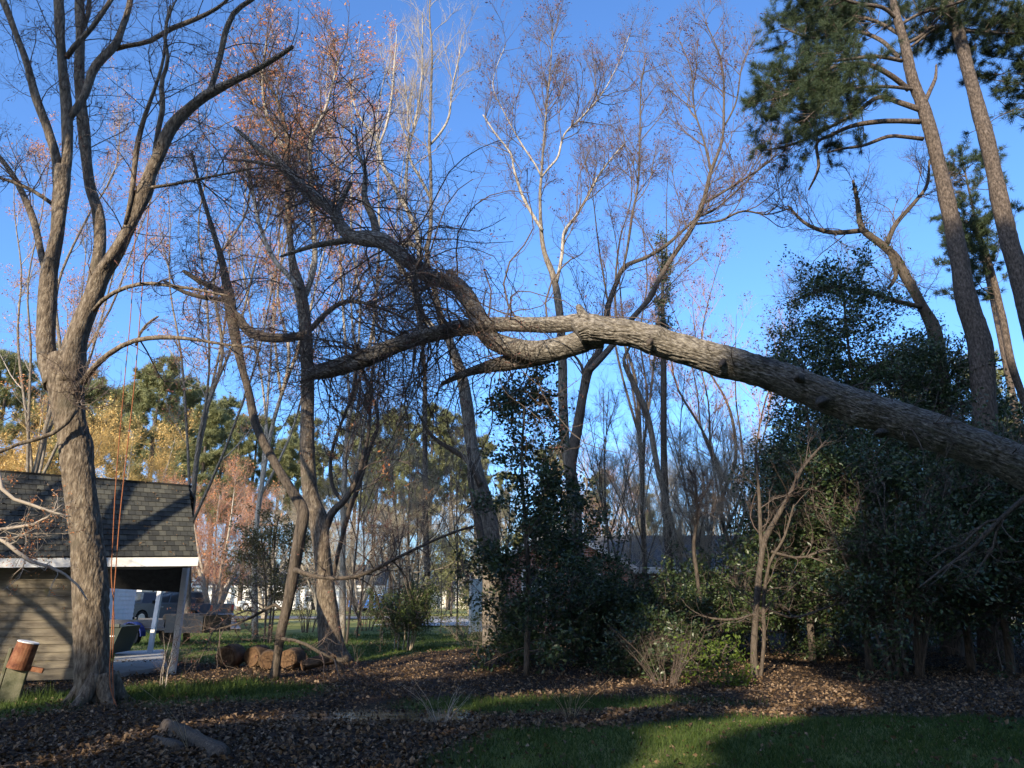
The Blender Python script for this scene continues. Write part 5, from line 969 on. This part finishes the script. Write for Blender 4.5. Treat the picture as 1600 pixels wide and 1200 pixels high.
sapling('bare branch with red buds hanging in front of the shed roof', [[(-60, 1130, 12), (-40, 960, 11), (-30, 850, 10), (-10, 836, 7), (22, 858, 6), (45, 876, 6), (90, 890, 5), (125, 918, 3), (135, 935, 2)], [(-28, 860, 8), (-20, 760, 8), (2, 740, 7), (5, 772, 6), (40, 785, 5), (70, 797, 5), (105, 806, 3)], [(-25, 835, 6), (10, 825, 5), (45, 822, 5), (72, 810, 4), (95, 790, 2)]], 10.0, M_twig_pale, M_twig_pale, sub=(40, .7, 160, .35, 300, .18), budspec=dict(n=120, size=.035, m=M_bud, per=6, jit=.025))
# thicket saplings in the middle distance
def bareproto(label, h, n, name='bare_sapling', group='bare saplings in the thicket', mt=M_bark_grey, mtw=M_twig, w=.045, sp=1.6, n3=3200, bud=None):
    L = [catmull(np.array([[0, 0, -.1, w], [rng.normal() * .1, 0, h * .3, w * .8], [rng.normal() * .25, rng.normal() * .2, h * .65, w * .5], [rng.normal() * .4, rng.normal() * .3, h, .012]]), 16)]
    for k in range(n):
        f = rng.uniform(.15, .6); b = L[0][int(f * 15)]; a = rng.uniform(0, 6.28); L.append(catmull(np.array([[*b[:3], w * .55], [b[0] + sp * .4 * math.cos(a), b[1] + sp * .4 * math.sin(a), b[2] + h * .2, w * .4], [b[0] + sp * math.cos(a), b[1] + sp * math.sin(a), min(h * .97, b[2] + h * .45), .01]]), 12))
    return tree(name, label, L, mt, lv(80, sp * 1.1, 650, sp * .5, n3, sp * .25, up=.45, wig=.16, rm3=.008), mtw, group=group, S=8, budspec=bud)
lab = 'thin bare sapling in the tangled thicket behind the main trunks'
protos = [bareproto(lab, 8.5, 4, mtw=M_twig_tan), bareproto(lab, 7., 6, sp=1.7, mt=M_bark_mid, mtw=M_twig_tan), bareproto(lab, 10., 3, sp=1.2)]
spots = [(560, 30), (600, 27), (622, 33), (645, 29), (690, 35), (715, 28), (960, 27), (985, 31), (1010, 26), (1045, 30), (1070, 33), (1100, 27), (1120, 31), (1150, 28), (1170, 35), (1205, 30), (1225, 26), (940, 33), (1080, 24), (1135, 24), (850, 30), (795, 32), (1270, 29), (1320, 33), (1395, 30), (640, 23),  (970, 23), (1015, 21), (1110, 22), (1150, 24), (1195, 22), (1000, 36), (1060, 38), (545, 26), (770, 40)]
def near_what(px):
    for lim, w in ((570, 'between the lit middle trunk and the bare arching shrub'), (640, 'left of the round green shrub'), (700, 'behind the round green shrub'), (760, 'left of the pale topped tree trunk'), (830, 'behind the central holly'), (900, 'between the central holly and the twin stem tree'), (1000, 'just right of the twin stem tree'), (1060, 'above the brick house wing'), (1130, 'above the dark bushes right of the brick house'), (1215, 'behind the pale twin saplings')):
        if px < lim: return w
    return 'among the dark hollies at the right'
for k, (px, Yb) in enumerate(spots):
    o = protos[k] if k < 3 else copy_tree(protos[k % 3]); p = at(px, 940, Yb); sc_ = rng.uniform(.65, 1.15)
    place(o, (p[0], Yb, 0), rng.uniform(0, 6.28), sc_, ('tall' if sc_ > .98 else 'middling' if sc_ > .8 else 'low') + (' far' if Yb > 30 else ' nearer') + ' bare sapling ' + near_what(px))
# willow, red maples and tan thicket far back
def brush_tree(name, label, px, Yb, top, sp, mt, mtw, n3=6000, bud=None, n1=110):
    p = at(px, 940, Yb); zt = at(px, top, Yb)[2]; L = []
    for k in range(6):
        a = k * 1.05; L.append(catmull(np.array([[p[0], Yb, -.1, .16], [p[0] + sp * .25 * math.cos(a), Yb + sp * .25 * math.sin(a), zt * .3, .10], [p[0] + sp * .55 * math.cos(a), Yb + sp * .5 * math.sin(a), zt * .62, .06], [p[0] + sp * .7 * math.cos(a), Yb + sp * .7 * math.sin(a), zt * random.uniform(.8, .95), .02]]), 14))
    return tree(name, label, L, mt, lv(n1, sp * .8, n1 * 9, sp * .4, n3, sp * .22, up=.5, wig=.14, rm3=.018), mtw, S=8, budspec=bud)
M_gold_bark = M_bark_pale
brush_tree('willow_tree', 'golden bare willow behind the shed roof at the left edge', 15, 44, 625, 5.5, M_bark_pale, M_twig_gold, 15000, dict(n=5000, size=.16, m=M_twig_gold, per=2, jit=.1))
brush_tree('willow_tree', 'golden bare willow behind the shed, right of the forked trunk', 165, 50, 665, 4.5, M_bark_pale, M_twig_gold, 12000, dict(n=4000, size=.16, m=M_twig_gold, per=2, jit=.1))
brush_tree('red_maple', 'bare maple with pinkish red buds right of the shed roof', 335, 44, 745, 3.6, M_bark_pale, M_twig_pink, 12000, dict(n=2500, size=.12, m=M_bud, per=2, jit=.1))
brush_tree('red_maple', 'smaller pinkish budding tree beyond the olive shrub', 415, 56, 775, 3.6, M_bark_pale, M_twig_tan, 9000)
for px, Yb, top, lab2 in ((560, 66, 790, 'tan bare tree behind the white house end, left of centre'), (640, 70, 800, 'tan bare tree beyond the road behind the round shrub'), (735, 72, 790, 'tan bare tree beyond the cream house'), (945, 62, 690, 'reddish budding tree above the brick house roof'), (1030, 66, 700, 'pale tan tree beyond the brick house'), (1110, 60, 720, 'pale tan tree right of the brick house roof'), (1190, 64, 760, 'tan tree seen beyond the pale twin saplings'), (500, 74, 800, 'tan bare tree behind the lit middle trunk')):
    brush_tree('distant_tree', lab2, px, Yb, top, 5., M_bark_pale, M_twig_pink if px == 945 else M_twig_tan, 6500, n1=90)
# far pines, three prototypes copied
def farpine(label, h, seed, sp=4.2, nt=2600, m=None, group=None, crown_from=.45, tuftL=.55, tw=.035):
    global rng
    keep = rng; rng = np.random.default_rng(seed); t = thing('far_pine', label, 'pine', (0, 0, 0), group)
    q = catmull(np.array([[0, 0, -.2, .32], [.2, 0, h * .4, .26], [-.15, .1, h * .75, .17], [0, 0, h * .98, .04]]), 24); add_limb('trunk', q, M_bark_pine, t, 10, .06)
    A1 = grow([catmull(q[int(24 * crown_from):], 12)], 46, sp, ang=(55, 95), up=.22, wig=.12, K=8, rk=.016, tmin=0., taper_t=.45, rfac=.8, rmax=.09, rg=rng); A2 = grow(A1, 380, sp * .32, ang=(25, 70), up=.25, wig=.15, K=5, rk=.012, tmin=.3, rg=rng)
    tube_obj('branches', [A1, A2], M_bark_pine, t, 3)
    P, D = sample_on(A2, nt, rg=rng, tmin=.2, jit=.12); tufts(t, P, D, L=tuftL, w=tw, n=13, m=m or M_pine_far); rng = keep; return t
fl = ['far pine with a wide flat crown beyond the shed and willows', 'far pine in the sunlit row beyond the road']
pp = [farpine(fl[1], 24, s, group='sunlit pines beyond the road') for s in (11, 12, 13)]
fs = [(40, 82, 548, 'behind the left edge of the shed roof, its crown beside the forked trunk'), (205, 70, 575, 'just right of the forked trunk, with its bare pinkish stem above the ridge'), (262, 76, 600, 'above the right end of the shed roof'), (320, 84, 628, 'behind the pink budding maple'), (375, 90, 655, 'seen through the stem of the leaning slender tree'),
      (110, 92, 600, 'directly behind the forked trunk'), (450, 86, 650, 'left of the middle tree trunk'), (545, 88, 655, 'right of the middle tree trunk'), (610, 92, 650, 'above the blue pickup'), (668, 84, 640, 'above the round green shrub'), (700, 96, 655, 'left of the pale topped tree, farther back'), (740, 98, 690, 'behind the trunk of the pale topped tree'),
      (790, 88, 740, 'behind the central holly, left part'), (870, 96, 700, 'behind the twin stem tree'), (940, 100, 740, 'above the brick house gable'), (1010, 90, 760, 'above the brick house wing'), (-60, 76, 560, 'beyond the left edge of the view'), (490, 98, 700, 'far back behind the middle tree trunk'), (1240, 90, 700, 'behind the twin pale saplings'),
      (1350, 80, 640, 'behind the tallest holly'), (1480, 84, 600, 'behind the foot of the tall pine'), (1600, 80, 560, 'behind the hollies at the right edge'), (235, 88, 640, 'low between two taller ones above the shed ridge'), (290, 66, 640, 'nearest the right end of the shed roof'), (345, 74, 660, 'between the pink maple and the leaning slender tree'), (420, 78, 690, 'above the olive shrub'), (580, 80, 680, 'above the white house end'), (635, 78, 700, 'low behind the thicket above the round shrub'), (160, 80, 610, 'between the forked trunk and the ropes'), (75, 72, 590, 'left of the forked trunk, nearer than its neighbour')]
for k, (px, Yb, top, where) in enumerate(fs):
    o = pp[k] if k < 3 else copy_tree(pp[k % 3]); p = at(px, 940, Yb); h = at(px, top, Yb)[2]; place(o, (p[0], Yb, 0), rng.uniform(0, 6.28), h / 24, 'far pine ' + where)
# low hedge line closing the far view
def hedge(name, label, x0, x1, y, h, n, m, size):
    P = np.stack([rng.uniform(x0, x1, n), y + rng.normal(size=n) * 1.5, np.abs(rng.normal(size=n)) * h * .5], 1); P[:, 2] = np.minimum(P[:, 2], h * (.6 + .6 * vnoise(P[:, 0] / 3, P[:, 0] * 0, 4)))
    o = leaf_obj(name, P, size, m, None); tag(o, label, 'hedge', kind='stuff')
M_farw = mat('far_wood', [(.06, .055, .03), (.12, .10, .06), (.17, .14, .09)], .2, .9, island=.6)
hedge('far_wood', 'low brown and green wood closing the view beyond the far houses', -140, 150, 128, 9., 60000, M_farw, .8)
# unseen evergreens added out of view, arranged to shade the yard
op = farpine('unseen evergreen added behind the viewer to shade the yard', 24, 31, sp=5.5, nt=3400, m=M_pine, group='unseen shade trees added behind the viewer', crown_from=.12, tuftL=.9, tw=.06)
oh = farpine('unseen high crowned pine added behind the viewer to shape the sunlight', 27, 32, sp=5.5, nt=3000, m=M_pine, group='unseen high crowned pines added behind the viewer', crown_from=.70, tuftL=.9, tw=.06)
SH = [(-11.2, -9, .72), (-7.8, -9, .44), (-4.2, -9.6, .38), (-1.2, -9, .46), (-6.2, -12.5, .45), (5, -16, 1.15), (13, -18, 1.15), (20, -16, 1.1), (-2.5, -18, 1.1), (28, -2, .9), (26, 6, .8), (18, -4, .8), (-2.5, -13, 1.0), (2.5, -9, .95), (6, -14, 1.05), (11, -9, .95), (17, -12, 1.), (-1.5, -20, 1.1), (23, -8, .9), (9, -22, 1.15), (16, 2, .7), (21, 8, .7),
      (-15, -8.5, .40), (-18.5, -8, .42), (-22, -9, .43), (-25.5, -8, .42), (-29, -9, .43), (-12, -11, .45), (-20, -11, .45), (-16.5, -12, .5), (-24, -12, .48)]
HI = [(-6.5, -15, 1.0), (-1.5, -17, 1.02), (-13.0, -12, .98), (-24, -11, .98), (-29, -14, 1.02), (-17, -20, 1.12)]  # added pines, crowns set high so sun passes beneath to the shed
for lst, pr_ in ((SH, op), (HI, oh)):
    for k, (x, y, sc_) in enumerate(lst):
        o = pr_ if k == 0 else copy_tree(pr_); place(o, (x, y, 0), rng.uniform(0, 6.28), sc_)

# bare tree just out of view to the left; its trunk throws the shadow on the shed roof
OT = [catmull(np.array([[-11.9, 7.3, -.1, .34], [-11.9, 7.3, 2.5, .28], [-11.7, 7.4, 5., .26], [-11.4, 7.5, 6.6, .24]]), 14), catmull(np.array([[-11.5, 7.4, 6.2, .17], [-10.9, 7.7, 8., .13], [-10.4, 8.2, 11., .07], [-10.2, 8.4, 13.5, .02]]), 12), catmull(np.array([[-11.6, 7.4, 6., .16], [-12.4, 7.2, 8., .13], [-12.8, 7., 11, .07], [-13.2, 6.8, 13.5, .02]]), 12), catmull(np.array([[-11.8, 7.3, 4., .09], [-12.8, 7.0, 5., .07], [-14.5, 6.8, 6, .03]]), 10)]
tree('bare_tree', 'bare tree just beyond the left edge whose shadow falls on the shed roof', OT, M_bark_grey, lv(90, 2.2, 700, 1., 2400, .5, up=.3, wig=.2), M_twig)
OT2 = [catmull(np.array([[-15.5, 3.6, -.1, .3], [-15.4, 3.6, 3., .24], [-15.2, 3.7, 6., .2], [-15., 3.8, 11., .03]]), 14)] + [catmull(np.array([[-15.4, 3.6, z, .1], [-15.4 + dx * .5, 3.6 + dy * .5, z + .7, .08], [-15.4 + dx, 3.6 + dy, z + 1.6, .02]]), 10) for z, dx, dy in ((1.8, 2.2, .5), (2.6, -1.5, 1), (3.6, 2, -1), (4.6, 1.6, 1.4), (5.6, -1.8, -1), (6.6, 1.8, .4))]  # second unseen tree, added with dense buds to dapple the shed wall
tree('bare_tree', 'unseen low branched tree added outside the left edge to dapple the shed wall', OT2, M_bark_grey, lv(140, 1.8, 1300, .8, 4000, .4, up=.15, wig=.25), M_twig, budspec=dict(n=6500, size=.09, m=M_bud_dark, per=2, jit=.06))

gable_house('house', 'unseen two storey house added behind the viewer to block low light', 9.0, -13, 0, 19, 9, 6.2, 2.6, M_cream, M_roofgrey, wins=())  # unseen house, added to block low light from behind the camera
